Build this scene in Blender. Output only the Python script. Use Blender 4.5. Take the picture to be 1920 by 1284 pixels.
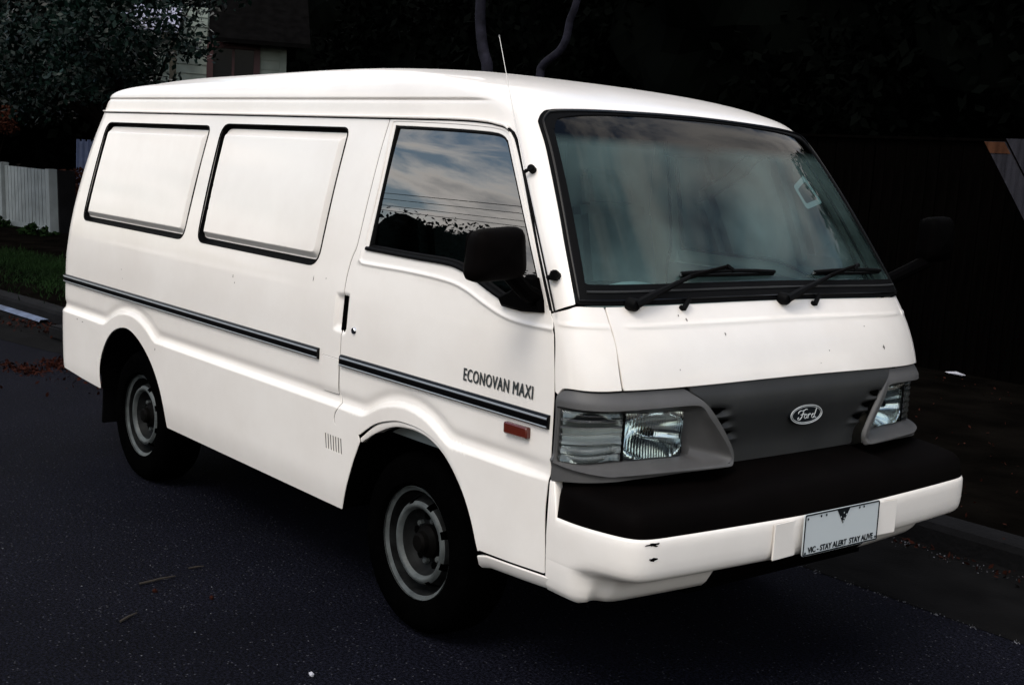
import bpy, bmesh, math, random, bisect
import numpy as np
from mathutils import Vector, Matrix, geometry

for o in list(bpy.data.objects):
    bpy.data.objects.remove(o, do_unlink=True)
scene = bpy.context.scene
COL = scene.collection
PI = math.pi

# ------------------------------------------------------------------ camera
cam_data = bpy.data.cameras.new("camera")
cam = bpy.data.objects.new("camera", cam_data)
COL.objects.link(cam)
cam_data.sensor_width = 36.0
cam_data.lens = 44.484
cam_data.clip_start = 0.05
cam_data.clip_end = 2000.0
_r = Vector((0.63114641, 0.77335209, 0.05983939))
_u = Vector((-0.1470397, 0.0435403, 0.98817183))
_b = Vector((0.76159933, -0.63247987, 0.14119376))
cam.matrix_world = Matrix(((_r.x, _u.x, _b.x, 3.329), (_r.y, _u.y, _b.y, -3.18), (_r.z, _u.z, _b.z, 1.59), (0, 0, 0, 1)))
scene.camera = cam

# ------------------------------------------------------------------ world: sky with broken cloud
SUN_EL = 54.0
sun_dir = Vector((math.cos(math.radians(SUN_EL)) * 0.28, -math.cos(math.radians(SUN_EL)) * 0.96, math.sin(math.radians(SUN_EL))))
world = bpy.data.worlds.new("World")
scene.world = world
world.use_nodes = True
wn, wl = world.node_tree.nodes, world.node_tree.links
wn.clear()
w_out = wn.new('ShaderNodeOutputWorld')
w_bg = wn.new('ShaderNodeBackground')
w_bg.inputs['Strength'].default_value = 0.12
sky = wn.new('ShaderNodeTexSky')
sky.sky_type = 'NISHITA'
sky.sun_disc = False
sky.sun_elevation = math.radians(SUN_EL)
sky.sun_rotation = math.atan2(sun_dir.x, sun_dir.y)
sky.air_density = 1.4
sky.dust_density = 1.6
tc = wn.new('ShaderNodeTexCoord')
sep = wn.new('ShaderNodeSeparateXYZ')
wl.new(tc.outputs['Generated'], sep.inputs[0])
def wmath(op, a, b=None, clamp=False):
    n = wn.new('ShaderNodeMath'); n.operation = op; n.use_clamp = clamp
    for i, v in enumerate((a, b)):
        if v is None: continue
        if isinstance(v, (int, float)): n.inputs[i].default_value = v
        else: wl.new(v, n.inputs[i])
    return n.outputs[0]
zc = wmath('ADD', wmath('MAXIMUM', sep.outputs['Z'], 0.0), 0.22)
cx = wmath('DIVIDE', sep.outputs['X'], zc)
cy = wmath('DIVIDE', sep.outputs['Y'], zc)
comb = wn.new('ShaderNodeCombineXYZ')
wl.new(cx, comb.inputs[0]); wl.new(cy, comb.inputs[1])
cn = wn.new('ShaderNodeTexNoise')
cn.inputs['Scale'].default_value = 1.35
cn.inputs['Detail'].default_value = 7.0
cn.inputs['Roughness'].default_value = 0.58
cn.inputs['Distortion'].default_value = 0.35
wl.new(comb.outputs[0], cn.inputs['Vector'])
cr = wn.new('ShaderNodeValToRGB')
cr.color_ramp.elements[0].position = 0.46
cr.color_ramp.elements[1].position = 0.56
wl.new(cn.outputs['Fac'], cr.inputs['Fac'])
# thick cloud bellies are greyer than their thin bright edges
cr2 = wn.new('ShaderNodeValToRGB')
cr2.color_ramp.elements[0].position = 0.52
cr2.color_ramp.elements[0].color = (12.0, 11.2, 10.4, 1)
cr2.color_ramp.elements[1].position = 0.66
cr2.color_ramp.elements[1].color = (3.6, 3.75, 4.0, 1)
wl.new(cn.outputs['Fac'], cr2.inputs['Fac'])
wmix = wn.new('ShaderNodeMixRGB')
wl.new(cr.outputs['Color'], wmix.inputs['Fac'])
wl.new(sky.outputs['Color'], wmix.inputs['Color1'])
wl.new(cr2.outputs['Color'], wmix.inputs['Color2'])
wl.new(wmix.outputs['Color'], w_bg.inputs['Color'])
wl.new(w_bg.outputs['Background'], w_out.inputs['Surface'])

# ------------------------------------------------------------------ sun (veiled, soft)
sun_data = bpy.data.lights.new("sun", 'SUN')
sun_data.energy = 1.0
sun_data.angle = math.radians(24)
sun_data.color = (1.0, 0.955, 0.89)
sun = bpy.data.objects.new("sun", sun_data)
COL.objects.link(sun)
sun.rotation_euler = sun_dir.to_track_quat('Z', 'Y').to_euler()

# ------------------------------------------------------------------ exposure
scene.view_settings.view_transform = 'Standard'
scene.view_settings.look = 'None'
scene.view_settings.exposure = 0.67
scene.view_settings.gamma = 1.0
scene.render.engine = 'CYCLES'
scene.render.film_transparent = False

rnd = random.Random(11)

# ================================================================== helpers: materials
MATS = {}
def mat(name, color, rough=0.5, metal=0.0, spec=0.5, coat=0.0, vary=0.0, vscale=6.0, bump=0.0, bscale=60.0, stretch=None, speck=None, emission=None):
    """procedural principled material: noise in the colour, noise relief"""
    m = bpy.data.materials.new(name); m.use_nodes = True
    nt = m.node_tree; n, l = nt.nodes, nt.links
    b = n['Principled BSDF']
    b.inputs['Base Color'].default_value = (*color, 1)
    b.inputs['Roughness'].default_value = rough
    b.inputs['Metallic'].default_value = metal
    b.inputs['Specular IOR Level'].default_value = spec
    b.inputs['Coat Weight'].default_value = coat
    b.inputs['Coat Roughness'].default_value = 0.07
    t = n.new('ShaderNodeTexCoord')
    vec = t.outputs['Object']
    if stretch:
        mp = n.new('ShaderNodeMapping'); mp.inputs['Scale'].default_value = stretch
        l.new(vec, mp.inputs['Vector']); vec = mp.outputs['Vector']
    last = None
    if vary > 0:
        no = n.new('ShaderNodeTexNoise'); no.inputs['Scale'].default_value = vscale; no.inputs['Detail'].default_value = 5
        l.new(vec, no.inputs['Vector'])
        r = n.new('ShaderNodeValToRGB')
        r.color_ramp.elements[0].position = 0.28; r.color_ramp.elements[1].position = 0.72
        r.color_ramp.elements[0].color = (*[max(0, c * (1 - vary)) for c in color], 1)
        r.color_ramp.elements[1].color = (*[min(1, c * (1 + vary)) for c in color], 1)
        l.new(no.outputs['Fac'], r.inputs['Fac']); last = r.outputs['Color']
    if speck:
        scol, sscale, sthr, soft = speck
        vo = n.new('ShaderNodeTexVoronoi'); vo.inputs['Scale'].default_value = sscale
        l.new(vec, vo.inputs['Vector'])
        r2 = n.new('ShaderNodeValToRGB')
        r2.color_ramp.elements[0].position = sthr; r2.color_ramp.elements[0].color = (1, 1, 1, 1)
        r2.color_ramp.elements[1].position = sthr + soft; r2.color_ramp.elements[1].color = (0, 0, 0, 1)
        l.new(vo.outputs['Distance'], r2.inputs['Fac'])
        # only a few of the cells carry a speck
        sp = n.new('ShaderNodeSeparateColor'); l.new(vo.outputs['Color'], sp.inputs[0])
        gt = n.new('ShaderNodeMath'); gt.operation = 'GREATER_THAN'; gt.inputs[1].default_value = 0.72
        l.new(sp.outputs[0], gt.inputs[0])
        mu = n.new('ShaderNodeMath'); mu.operation = 'MULTIPLY'
        l.new(r2.outputs['Color'], mu.inputs[0]); l.new(gt.outputs[0], mu.inputs[1])
        mx = n.new('ShaderNodeMixRGB')
        l.new(mu.outputs[0], mx.inputs['Fac'])
        if last: l.new(last, mx.inputs['Color1'])
        else: mx.inputs['Color1'].default_value = (*color, 1)
        mx.inputs['Color2'].default_value = (*scol, 1)
        last = mx.outputs['Color']
    if last: l.new(last, b.inputs['Base Color'])
    if bump > 0:
        nb = n.new('ShaderNodeTexNoise'); nb.inputs['Scale'].default_value = bscale; nb.inputs['Detail'].default_value = 6
        l.new(vec, nb.inputs['Vector'])
        bu = n.new('ShaderNodeBump'); bu.inputs['Strength'].default_value = bump; bu.inputs['Distance'].default_value = 0.01
        l.new(nb.outputs['Fac'], bu.inputs['Height']); l.new(bu.outputs['Normal'], b.inputs['Normal'])
    MATS[name] = m
    return m

def glass_mat(name, tint, ior=1.5, dust_glare=0.0, band=None, gloss_rough=0.0, rib=None):
    """pane: tinted transmission + fresnel reflection + a dusty film coloured like reflected sky"""
    m = bpy.data.materials.new(name); m.use_nodes = True
    n, l = m.node_tree.nodes, m.node_tree.links
    n.clear()
    out = n.new('ShaderNodeOutputMaterial')
    tr = n.new('ShaderNodeBsdfTransparent'); tr.inputs['Color'].default_value = (*tint, 1)
    gl = n.new('ShaderNodeBsdfGlossy'); gl.inputs['Roughness'].default_value = gloss_rough
    fr = n.new('ShaderNodeFresnel'); fr.inputs['IOR'].default_value = ior
    mx = n.new('ShaderNodeMixShader')
    l.new(fr.outputs[0], mx.inputs[0]); l.new(tr.outputs[0], mx.inputs[1]); l.new(gl.outputs[0], mx.inputs[2])
    last = mx.outputs[0]
    t = n.new('ShaderNodeTexCoord')
    if band:
        se = n.new('ShaderNodeSeparateXYZ'); l.new(t.outputs['Object'], se.inputs[0])
        mr = n.new('ShaderNodeMapRange'); mr.inputs[1].default_value = band[0]; mr.inputs[2].default_value = band[1]
        l.new(se.outputs['Z'], mr.inputs[0])
        mc = n.new('ShaderNodeMixRGB'); mc.inputs['Color1'].default_value = (*tint, 1); mc.inputs['Color2'].default_value = (*band[2], 1)
        l.new(mr.outputs[0], mc.inputs['Fac']); l.new(mc.outputs[0], tr.inputs['Color'])
    if dust_glare > 0:
        no = n.new('ShaderNodeTexNoise'); no.inputs['Scale'].default_value = 3.0; no.inputs['Detail'].default_value = 3
        mp = n.new('ShaderNodeMapping'); mp.inputs['Scale'].default_value = (0.9, 0.8, 0.75); mp.inputs['Location'].default_value = (0.35, 1.1, 0.2)
        l.new(t.outputs['Object'], mp.inputs['Vector']); l.new(mp.outputs[0], no.inputs['Vector'])
        ra = n.new('ShaderNodeValToRGB')
        ra.color_ramp.elements[0].position = 0.35; ra.color_ramp.elements[0].color = (dust_glare * 0.12,) * 3 + (1,)
        ra.color_ramp.elements[1].position = 0.70; ra.color_ramp.elements[1].color = (dust_glare * 1.5,) * 3 + (1,)
        l.new(no.outputs['Fac'], ra.inputs['Fac'])
        di = n.new('ShaderNodeBsdfDiffuse'); di.inputs['Color'].default_value = (0.31, 0.47, 0.45, 1)  # teal mottle paints the sky's reflection into the dusty film
        m2 = n.new('ShaderNodeMixShader')
        fac = ra.outputs['Color']
        if band:                                            # the shade band is printed inside the glass and kept clear of the film
            iv = n.new('ShaderNodeMath'); iv.operation = 'SUBTRACT'; iv.inputs[0].default_value = 1.0; l.new(mr.outputs[0], iv.inputs[1])
            mm_ = n.new('ShaderNodeMath'); mm_.operation = 'MULTIPLY'; l.new(fac, mm_.inputs[0]); l.new(iv.outputs[0], mm_.inputs[1]); fac = mm_.outputs[0]
        l.new(fac, m2.inputs[0]); l.new(last, m2.inputs[1]); l.new(di.outputs[0], m2.inputs[2])
        last = m2.outputs[0]
    l.new(last, out.inputs['Surface'])
    MATS[name] = m
    return m

def paint_mat():
    """old white van paint: clear gloss, faint grime film, road dirt low down in streaks, a few chips"""
    m = mat('white_paint', (0.84, 0.792, 0.735), rough=0.38, coat=0.55, spec=0.4)
    n, l = m.node_tree.nodes, m.node_tree.links
    b = n['Principled BSDF']
    t = n.new('ShaderNodeTexCoord')
    a = n.new('ShaderNodeTexNoise'); a.inputs['Scale'].default_value = 1.6; a.inputs['Detail'].default_value = 8; a.inputs['Roughness'].default_value = 0.65
    l.new(t.outputs['Object'], a.inputs['Vector'])
    r = n.new('ShaderNodeValToRGB')
    r.color_ramp.elements[0].position = 0.30; r.color_ramp.elements[0].color = (0.775, 0.72, 0.662, 1)
    r.color_ramp.elements[1].position = 0.62; r.color_ramp.elements[1].color = (0.852, 0.805, 0.75, 1)
    l.new(a.outputs['Fac'], r.inputs['Fac'])
    v = n.new('ShaderNodeTexVoronoi'); v.inputs['Scale'].default_value = 9.0
    l.new(t.outputs['Object'], v.inputs['Vector'])
    r2 = n.new('ShaderNodeValToRGB')
    r2.color_ramp.elements[0].position = 0.028; r2.color_ramp.elements[0].color = (1, 1, 1, 1)
    r2.color_ramp.elements[1].position = 0.045; r2.color_ramp.elements[1].color = (0, 0, 0, 1)
    l.new(v.outputs['Distance'], r2.inputs['Fac'])
    s = n.new('ShaderNodeSeparateColor'); l.new(v.outputs['Color'], s.inputs[0])
    g = n.new('ShaderNodeMath'); g.operation = 'GREATER_THAN'; g.inputs[1].default_value = 0.86; l.new(s.outputs[1], g.inputs[0])
    mu = n.new('ShaderNodeMath'); mu.operation = 'MULTIPLY'; l.new(r2.outputs['Color'], mu.inputs[0]); l.new(g.outputs[0], mu.inputs[1])
    m3 = n.new('ShaderNodeMath'); m3.operation = 'MULTIPLY'; m3.inputs[1].default_value = 0.75; l.new(mu.outputs[0], m3.inputs[0])
    mx = n.new('ShaderNodeMixRGB'); l.new(m3.outputs[0], mx.inputs['Fac']); l.new(r.outputs['Color'], mx.inputs['Color1'])
    mx.inputs['Color2'].default_value = (0.16, 0.13, 0.11, 1)
    l.new(mx.outputs['Color'], b.inputs['Base Color'])
    rr = n.new('ShaderNodeMapRange'); rr.inputs[3].default_value = 0.28; rr.inputs[4].default_value = 0.46
    l.new(a.outputs['Fac'], rr.inputs[0]); l.new(rr.outputs[0], b.inputs['Roughness'])
    # slight panel waviness
    nb = n.new('ShaderNodeTexNoise'); nb.inputs['Scale'].default_value = 2.4; nb.inputs['Detail'].default_value = 2
    l.new(t.outputs['Object'], nb.inputs['Vector'])
    bu = n.new('ShaderNodeBump'); bu.inputs['Strength'].default_value = 0.10; bu.inputs['Distance'].default_value = 0.02
    l.new(nb.outputs['Fac'], bu.inputs['Height']); l.new(bu.outputs['Normal'], b.inputs['Normal'])
    return m

paint_mat()
mat('grey_plastic', (0.070, 0.068, 0.067), rough=0.50, spec=0.4, vary=0.15, vscale=9, bump=0.10, bscale=400)
mat('dark_plastic', (0.023, 0.0235, 0.0235), rough=0.52, spec=0.22, vary=0.15, vscale=7, bump=0.10, bscale=400)
mat('bumper_black', (0.0015, 0.0010, 0.0009), rough=0.62, spec=0.022, vary=0.25, vscale=8, bump=0.12, bscale=300)
mat('black_rubber', (0.0022, 0.0022, 0.0024), rough=0.55, spec=0.05, bump=0.05, bscale=200)
mat('black_gloss', (0.0022, 0.0022, 0.0025), rough=0.25, spec=0.12)
mat('matte_black', (0.0012, 0.0012, 0.0012), rough=0.9, spec=0.0)
mat('chrome', (0.62, 0.64, 0.66), rough=0.16, metal=1.0)
mat('bright_trim', (0.34, 0.335, 0.315), rough=0.42, metal=1.0)
mat('amber_lens', (0.085, 0.012, 0.006), rough=0.25, coat=0.3)
mat('red_lens', (0.25, 0.01, 0.01), rough=0.2, coat=0.4)
mat('tyre_rubber', (0.0006, 0.0006, 0.0006), rough=0.9, spec=0.004, vary=0.3, vscale=14, bump=0.2, bscale=80)
mat('rim_steel', (0.060, 0.067, 0.066), rough=0.50, metal=0.1, spec=0.3, vary=0.45, vscale=16, bump=0.12, bscale=90)
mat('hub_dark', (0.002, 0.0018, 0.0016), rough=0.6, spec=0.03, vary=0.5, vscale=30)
mat('plate_white', (0.52, 0.56, 0.57), rough=0.35)
mat('ink_dark', (0.006, 0.008, 0.010), rough=0.5, spec=0.08)
mat('letter_grey', (0.030, 0.036, 0.038), rough=0.45)
mat('seat_cloth', (0.11, 0.125, 0.125), rough=0.9, vary=0.3, vscale=12)
mat('dash_vinyl', (0.27, 0.30, 0.30), rough=0.7, vary=0.2, vscale=10)
mat('cab_trim', (0.15, 0.17, 0.17), rough=0.8, vary=0.2, vscale=5)
mat('reflector', (0.80, 0.86, 0.87), rough=0.10, metal=1.0)
mat('reflector_dim', (0.17, 0.18, 0.175), rough=0.28, metal=1.0)
glass_mat('side_glass', (0.10, 0.12, 0.12), ior=2.55)
glass_mat('windscreen_glass', (0.62, 0.80, 0.785), ior=1.31, dust_glare=0.115, band=(1.650, 1.685, (0.10, 0.07, 0.07)))

def lens_mat():
    m = bpy.data.materials.new('lens_glass'); m.use_nodes = True
    n, l = m.node_tree.nodes, m.node_tree.links
    n.clear()
    out = n.new('ShaderNodeOutputMaterial')
    re = n.new('ShaderNodeBsdfRefraction'); re.inputs['IOR'].default_value = 1.25; re.inputs['Color'].default_value = (0.86, 0.9, 0.9, 1); re.inputs['Roughness'].default_value = 0.02
    gl = n.new('ShaderNodeBsdfGlossy'); gl.inputs['Roughness'].default_value = 0.03
    fr = n.new('ShaderNodeFresnel'); fr.inputs['IOR'].default_value = 1.5
    mx = n.new('ShaderNodeMixShader')
    l.new(fr.outputs[0], mx.inputs[0]); l.new(re.outputs[0], mx.inputs[1]); l.new(gl.outputs[0], mx.inputs[2])
    l.new(mx.outputs[0], out.inputs['Surface'])
    MATS['lens_glass'] = m
lens_mat()

# setting materials
def asphalt_mat():
    """worn dark asphalt: fine aggregate grain, pale flecks, broad faded patches"""
    m = mat('asphalt', (0.005, 0.005, 0.008), rough=0.9, spec=0.05)
    n, l = m.node_tree.nodes, m.node_tree.links
    b = n['Principled BSDF']; t = n.new('ShaderNodeTexCoord')
    def noise(sc, det, ro=0.6):
        a = n.new('ShaderNodeTexNoise'); a.inputs['Scale'].default_value = sc; a.inputs['Detail'].default_value = det; a.inputs['Roughness'].default_value = ro
        l.new(t.outputs['Object'], a.inputs['Vector']); return a.outputs['Fac']
    def ramp(f, p0, c0, p1, c1):
        r = n.new('ShaderNodeValToRGB'); r.color_ramp.elements[0].position = p0; r.color_ramp.elements[0].color = (*c0, 1)
        r.color_ramp.elements[1].position = p1; r.color_ramp.elements[1].color = (*c1, 1); l.new(f, r.inputs['Fac']); return r.outputs['Color']
    def mixc(kind, fac, a, c):
        x = n.new('ShaderNodeMixRGB'); x.blend_type = kind
        for sck, v in (('Fac', fac), ('Color1', a), ('Color2', c)):
            if isinstance(v, (int, float)): x.inputs[sck].default_value = v
            elif isinstance(v, tuple): x.inputs[sck].default_value = (*v, 1)
            else: l.new(v, x.inputs[sck])
        return x.outputs['Color']
    grain = ramp(noise(95.0, 3, 0.85), 0.45, (0.0003, 0.0004, 0.0016), 0.62, (0.0086, 0.0093, 0.0178))
    patch = ramp(noise(0.9, 6), 0.35, (0.62, 0.62, 0.64), 0.68, (1.30, 1.27, 1.18))
    col = mixc('MULTIPLY', 1.0, grain, patch)
    v = n.new('ShaderNodeTexVoronoi'); v.inputs['Scale'].default_value = 85.0; l.new(t.outputs['Object'], v.inputs['Vector'])
    sp = n.new('ShaderNodeSeparateColor'); l.new(v.outputs['Color'], sp.inputs[0])
    g = n.new('ShaderNodeMath'); g.operation = 'GREATER_THAN'; g.inputs[1].default_value = 0.90; l.new(sp.outputs[0], g.inputs[0])
    d = ramp(v.outputs['Distance'], 0.14, (1, 1, 1), 0.34, (0, 0, 0))
    mu = n.new('ShaderNodeMath'); mu.operation = 'MULTIPLY'; l.new(d, mu.inputs[0]); l.new(g.outputs[0], mu.inputs[1])
    col = mixc('MIX', mu.outputs[0], col, (0.050, 0.050, 0.058))
    l.new(col, b.inputs['Base Color'])
    bu = n.new('ShaderNodeBump'); bu.inputs['Strength'].default_value = 0.9; bu.inputs['Distance'].default_value = 0.006
    l.new(noise(110.0, 3, 0.7), bu.inputs['Height']); l.new(bu.outputs['Normal'], b.inputs['Normal'])
asphalt_mat()
mat('concrete_dark', (0.0040, 0.0039, 0.0040), rough=0.9, spec=0.03, vary=0.5, vscale=4, bump=0.5, bscale=60)
mat('kerb_concrete', (0.0034, 0.0034, 0.0040), rough=0.85, spec=0.1, vary=0.45, vscale=5, bump=0.5, bscale=40)
mat('kerb_edge', (0.085, 0.11, 0.17), rough=0.8, vary=0.5, vscale=6, bump=0.3, bscale=50)
mat('soil', (0.0026, 0.0022, 0.0018), rough=0.95, spec=0.0, vary=0.6, vscale=2.5, bump=0.8, bscale=25)
mat('far_ground', (0.004, 0.004, 0.0035), rough=0.95, spec=0.0, vary=0.4, vscale=0.2)
mat('grass_green', (0.0055, 0.0145, 0.0035), rough=0.8, spec=0.05, vary=0.5, vscale=2)
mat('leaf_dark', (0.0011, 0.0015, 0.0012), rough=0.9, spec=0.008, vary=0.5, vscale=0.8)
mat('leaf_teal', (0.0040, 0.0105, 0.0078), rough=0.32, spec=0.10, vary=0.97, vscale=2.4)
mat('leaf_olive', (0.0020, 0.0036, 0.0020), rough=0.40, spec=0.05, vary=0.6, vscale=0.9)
mat('leaf_rust', (0.026, 0.0075, 0.0035), rough=0.8, spec=0.05, vary=0.5, vscale=3)
mat('litter_rust', (0.022, 0.0068, 0.0045), rough=0.9, spec=0.03, vary=0.7, vscale=9)
mat('bark_dark', (0.0040, 0.0034, 0.003), rough=0.95, spec=0.0, vary=0.4, vscale=6, bump=0.8, bscale=20)
mat('bark_blue', (0.0115, 0.0110, 0.0170), rough=0.8, spec=0.08, vary=0.6, vscale=9, bump=0.9, bscale=25)
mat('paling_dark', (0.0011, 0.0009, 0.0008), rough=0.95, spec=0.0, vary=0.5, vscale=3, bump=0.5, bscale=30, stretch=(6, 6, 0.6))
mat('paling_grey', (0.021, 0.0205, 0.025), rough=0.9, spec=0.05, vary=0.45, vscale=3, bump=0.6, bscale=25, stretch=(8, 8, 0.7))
mat('paling_orange', (0.050, 0.021, 0.011), rough=0.9, spec=0.05, vary=0.45, vscale=3, stretch=(8, 8, 0.7))
mat('white_panel', (0.155, 0.175, 0.18), rough=0.6, vary=0.25, vscale=4)
mat('blue_sheet', (0.045, 0.060, 0.115), rough=0.5, vary=0.3, vscale=5)
mat('weatherboard', (0.185, 0.215, 0.185), rough=0.8, vary=0.2, vscale=4)
mat('red_trim', (0.036, 0.004, 0.005), rough=0.6, vary=0.2, vscale=5)
mat('roof_tin', (0.25, 0.25, 0.33), rough=0.6, vary=0.2, vscale=4)
mat('eave_timber', (0.020, 0.017, 0.008), rough=0.8, vary=0.3, vscale=5)
mat('house_glass', (0.004, 0.005, 0.006), rough=0.2, spec=0.1)
mat('aerial_steel', (0.22, 0.22, 0.22), rough=0.35, metal=1.0)
mat('steel_shade', (0.007, 0.0075, 0.0075), rough=0.6, spec=0.08, vary=0.6, vscale=22)  # dark tone paints the shade inside the wheel dish
mat('brick_wall', (0.010, 0.007, 0.006), rough=0.9, vary=0.3, vscale=6)
mat('dark_tile', (0.003, 0.0028, 0.0028), rough=0.9, spec=0.0, vary=0.3, vscale=6)
mat('timber_pole', (0.015, 0.012, 0.010), rough=0.9, vary=0.4, vscale=4)
mat('paper_white', (0.42, 0.42, 0.46), rough=0.8, vary=0.2, vscale=40)
mat('pebble_pale', (0.075, 0.075, 0.085), rough=0.8, vary=0.4, vscale=30)
mat('twig_brown', (0.017, 0.012, 0.007), rough=0.9, vary=0.4, vscale=30)
mat('badge_white', (0.50, 0.52, 0.52), rough=0.35)
mat('scuff_dark', (0.10, 0.085, 0.075), rough=0.8)
mat('mirror_black', (0.0006, 0.0005, 0.0005), rough=0.6, spec=0.012)
mat('insulator', (0.30, 0.33, 0.34), rough=0.4)

# ================================================================== helpers: objects
def tag(o, label=None, cat=None, group=None, kind=None):
    if label: o['label'] = label
    if cat: o['category'] = cat
    if group: o['group'] = group
    if kind: o['kind'] = kind
    return o

def thing(name, loc, label, cat, group=None, rz=0.0):
    o = bpy.data.objects.new(name, None); COL.objects.link(o)
    o.location = loc; o.rotation_euler = (0, 0, rz); o.empty_display_size = 0.2
    return tag(o, label, cat, group)

def link(name, me, m, parent=None):
    o = bpy.data.objects.new(name, me); COL.objects.link(o)
    if m: me.materials.append(MATS[m] if isinstance(m, str) else m)
    if parent: o.parent = parent
    return o

class MB:
    """collects geometry for ONE mesh object"""
    def __init__(s): s.v, s.f, s.n, s.sm = [], [], [], True
    def add(s, verts, faces, norms=None):
        k = len(s.v)
        s.v += [tuple(map(float, a)) for a in verts]
        s.n += [tuple(map(float, a)) for a in norms] if norms is not None else [None] * len(verts)
        s.f += [tuple(i + k for i in f) for f in faces]
        return s
    def box(s, c, size, rot=None, taper=None):
        hx, hy, hz = (a / 2 for a in size)
        vs = []
        for dz in (-1, 1):
            for dx, dy in ((-1, -1), (1, -1), (1, 1), (-1, 1)):
                k = taper if (taper and dz > 0) else 1.0
                p = Vector((dx * hx * k, dy * hy * k, dz * hz))
                if rot: p = rot @ p
                vs.append((p.x + c[0], p.y + c[1], p.z + c[2]))
        s.add(vs, [(3, 2, 1, 0), (4, 5, 6, 7), (0, 1, 5, 4), (1, 2, 6, 5), (2, 3, 7, 6), (3, 0, 4, 7)])
        return s
    def tube(s, pts, r, seg=8, caps=True):
        pts = [Vector(p) for p in pts]
        rs = r if isinstance(r, (list, tuple)) else [r] * len(pts)
        k = len(s.v); vs = []
        up = None
        for i, p in enumerate(pts):
            d = (pts[min(i + 1, len(pts) - 1)] - pts[max(i - 1, 0)]).normalized()
            if up is None: up = d.orthogonal().normalized()
            up = (up - d * up.dot(d)).normalized()
            sd = d.cross(up)
            for j in range(seg):
                a = 2 * PI * j / seg
                q = p + (up * math.cos(a) + sd * math.sin(a)) * rs[i]
                vs.append(tuple(q))
        fs = []
        for i in range(len(pts) - 1):
            for j in range(seg):
                a, b = i * seg + j, i * seg + (j + 1) % seg
                fs.append((a, b, b + seg, a + seg))
        if caps:
            fs.append(tuple(reversed(range(seg)))); fs.append(tuple(range((len(pts) - 1) * seg, len(pts) * seg)))
        s.add(vs, fs)
        return s
    def lathe(s, prof, c, axis='y', seg=48, sgn=1, skip=None):
        """prof: list of (radius, offset along axis)"""
        vs = []; fs = []
        for r, o in prof:
            for j in range(seg):
                a = 2 * PI * j / seg
                if axis == 'y': vs.append((c[0] + r * math.cos(a), c[1] + sgn * o, c[2] + r * math.sin(a)))
                elif axis == 'x': vs.append((c[0] + sgn * o, c[1] + r * math.cos(a), c[2] + r * math.sin(a)))
                else: vs.append((c[0] + r * math.cos(a), c[1] + r * math.sin(a), c[2] + sgn * o))
        for i in range(len(prof) - 1):
            for j in range(seg):
                if skip and skip(i, j): continue
                a, b = i * seg + j, i * seg + (j + 1) % seg
                fs.append((a, b, b + seg, a + seg))
        s.add(vs, fs)
        return s
    def build(s, name, m, parent=None, smooth=True, angle=35, bevel=0.0):
        me = bpy.data.meshes.new(name)
        me.from_pydata(s.v, [], s.f); me.update()
        custom = all(x is not None for x in s.n) and len(s.n) > 0
        if custom:
            me.polygons.foreach_set('use_smooth', [True] * len(me.polygons))
            me.normals_split_custom_set_from_vertices(s.n)
        else:
            bm = bmesh.new(); bm.from_mesh(me)
            bmesh.ops.recalc_face_normals(bm, faces=bm.faces)
            if bevel > 0:
                bmesh.ops.bevel(bm, geom=[e for e in bm.edges if e.is_manifold and e.calc_face_angle(0) > 0.5], offset=bevel, segments=2, affect='EDGES', clamp_overlap=True)
            bm.to_mesh(me); bm.free()
            if smooth:
                me.polygons.foreach_set('use_smooth', [True] * len(me.polygons))
                if angle: me.set_sharp_from_angle(angle=math.radians(angle))
        return link(name, me, m, parent)

def mirrored(mb):
    o = MB()
    o.v = [(x, -y, z) for x, y, z in mb.v]
    o.n = [None if n is None else (n[0], -n[1], n[2]) for n in mb.n]
    o.f = [tuple(reversed(f)) for f in mb.f]
    return o

def catmull(pts, step, closed=False):
    pts = [tuple(map(float, p)) for p in pts]; out = []
    n = len(pts)
    for i in range(n if closed else n - 1):
        p1, p2 = pts[i], pts[(i + 1) % n]
        p0 = pts[i - 1] if (i > 0 or closed) else tuple(2 * a - b for a, b in zip(p1, p2))
        p3 = pts[(i + 2) % n] if (i + 2 < n or closed) else tuple(2 * b - a for a, b in zip(p1, p2))
        L = math.dist(p1, p2); k = max(1, int(math.ceil(L / step)))
        for j in range(k):
            t = j / k
            out.append(tuple(0.5 * (2 * b + (c - a) * t + (2 * a - 5 * b + 4 * c - d) * t * t + (3 * b - a - 3 * c + d) * t ** 3) for a, b, c, d in zip(p0, p1, p2, p3)))
    if not closed: out.append(pts[-1])
    return out

def dens(pts, step, closed=True):
    out = []; n = len(pts)
    for i in range(n if closed else n - 1):
        a, b = pts[i], pts[(i + 1) % n]
        k = max(1, int(math.ceil(math.dist(a, b) / step)))
        for j in range(k): out.append((a[0] + (b[0] - a[0]) * j / k, a[1] + (b[1] - a[1]) * j / k))
    if not closed: out.append(tuple(pts[-1]))
    return out

def rounded(corners, r, seg=6):
    """polygon with rounded corners"""
    out = []; n = len(corners)
    rr = r if isinstance(r, (list, tuple)) else [r] * n
    for i in range(n):
        p = Vector(corners[i]); a = (Vector(corners[i - 1]) - p); b = (Vector(corners[(i + 1) % n]) - p)
        d = min(rr[i], a.length * 0.45, b.length * 0.45)
        s, e = p + a.normalized() * d, p + b.normalized() * d
        for k in range(seg + 1):
            t = k / seg
            q = s * (1 - t) ** 2 + p * 2 * t * (1 - t) + e * t * t
            out.append((q.x, q.y))
    return out

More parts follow.
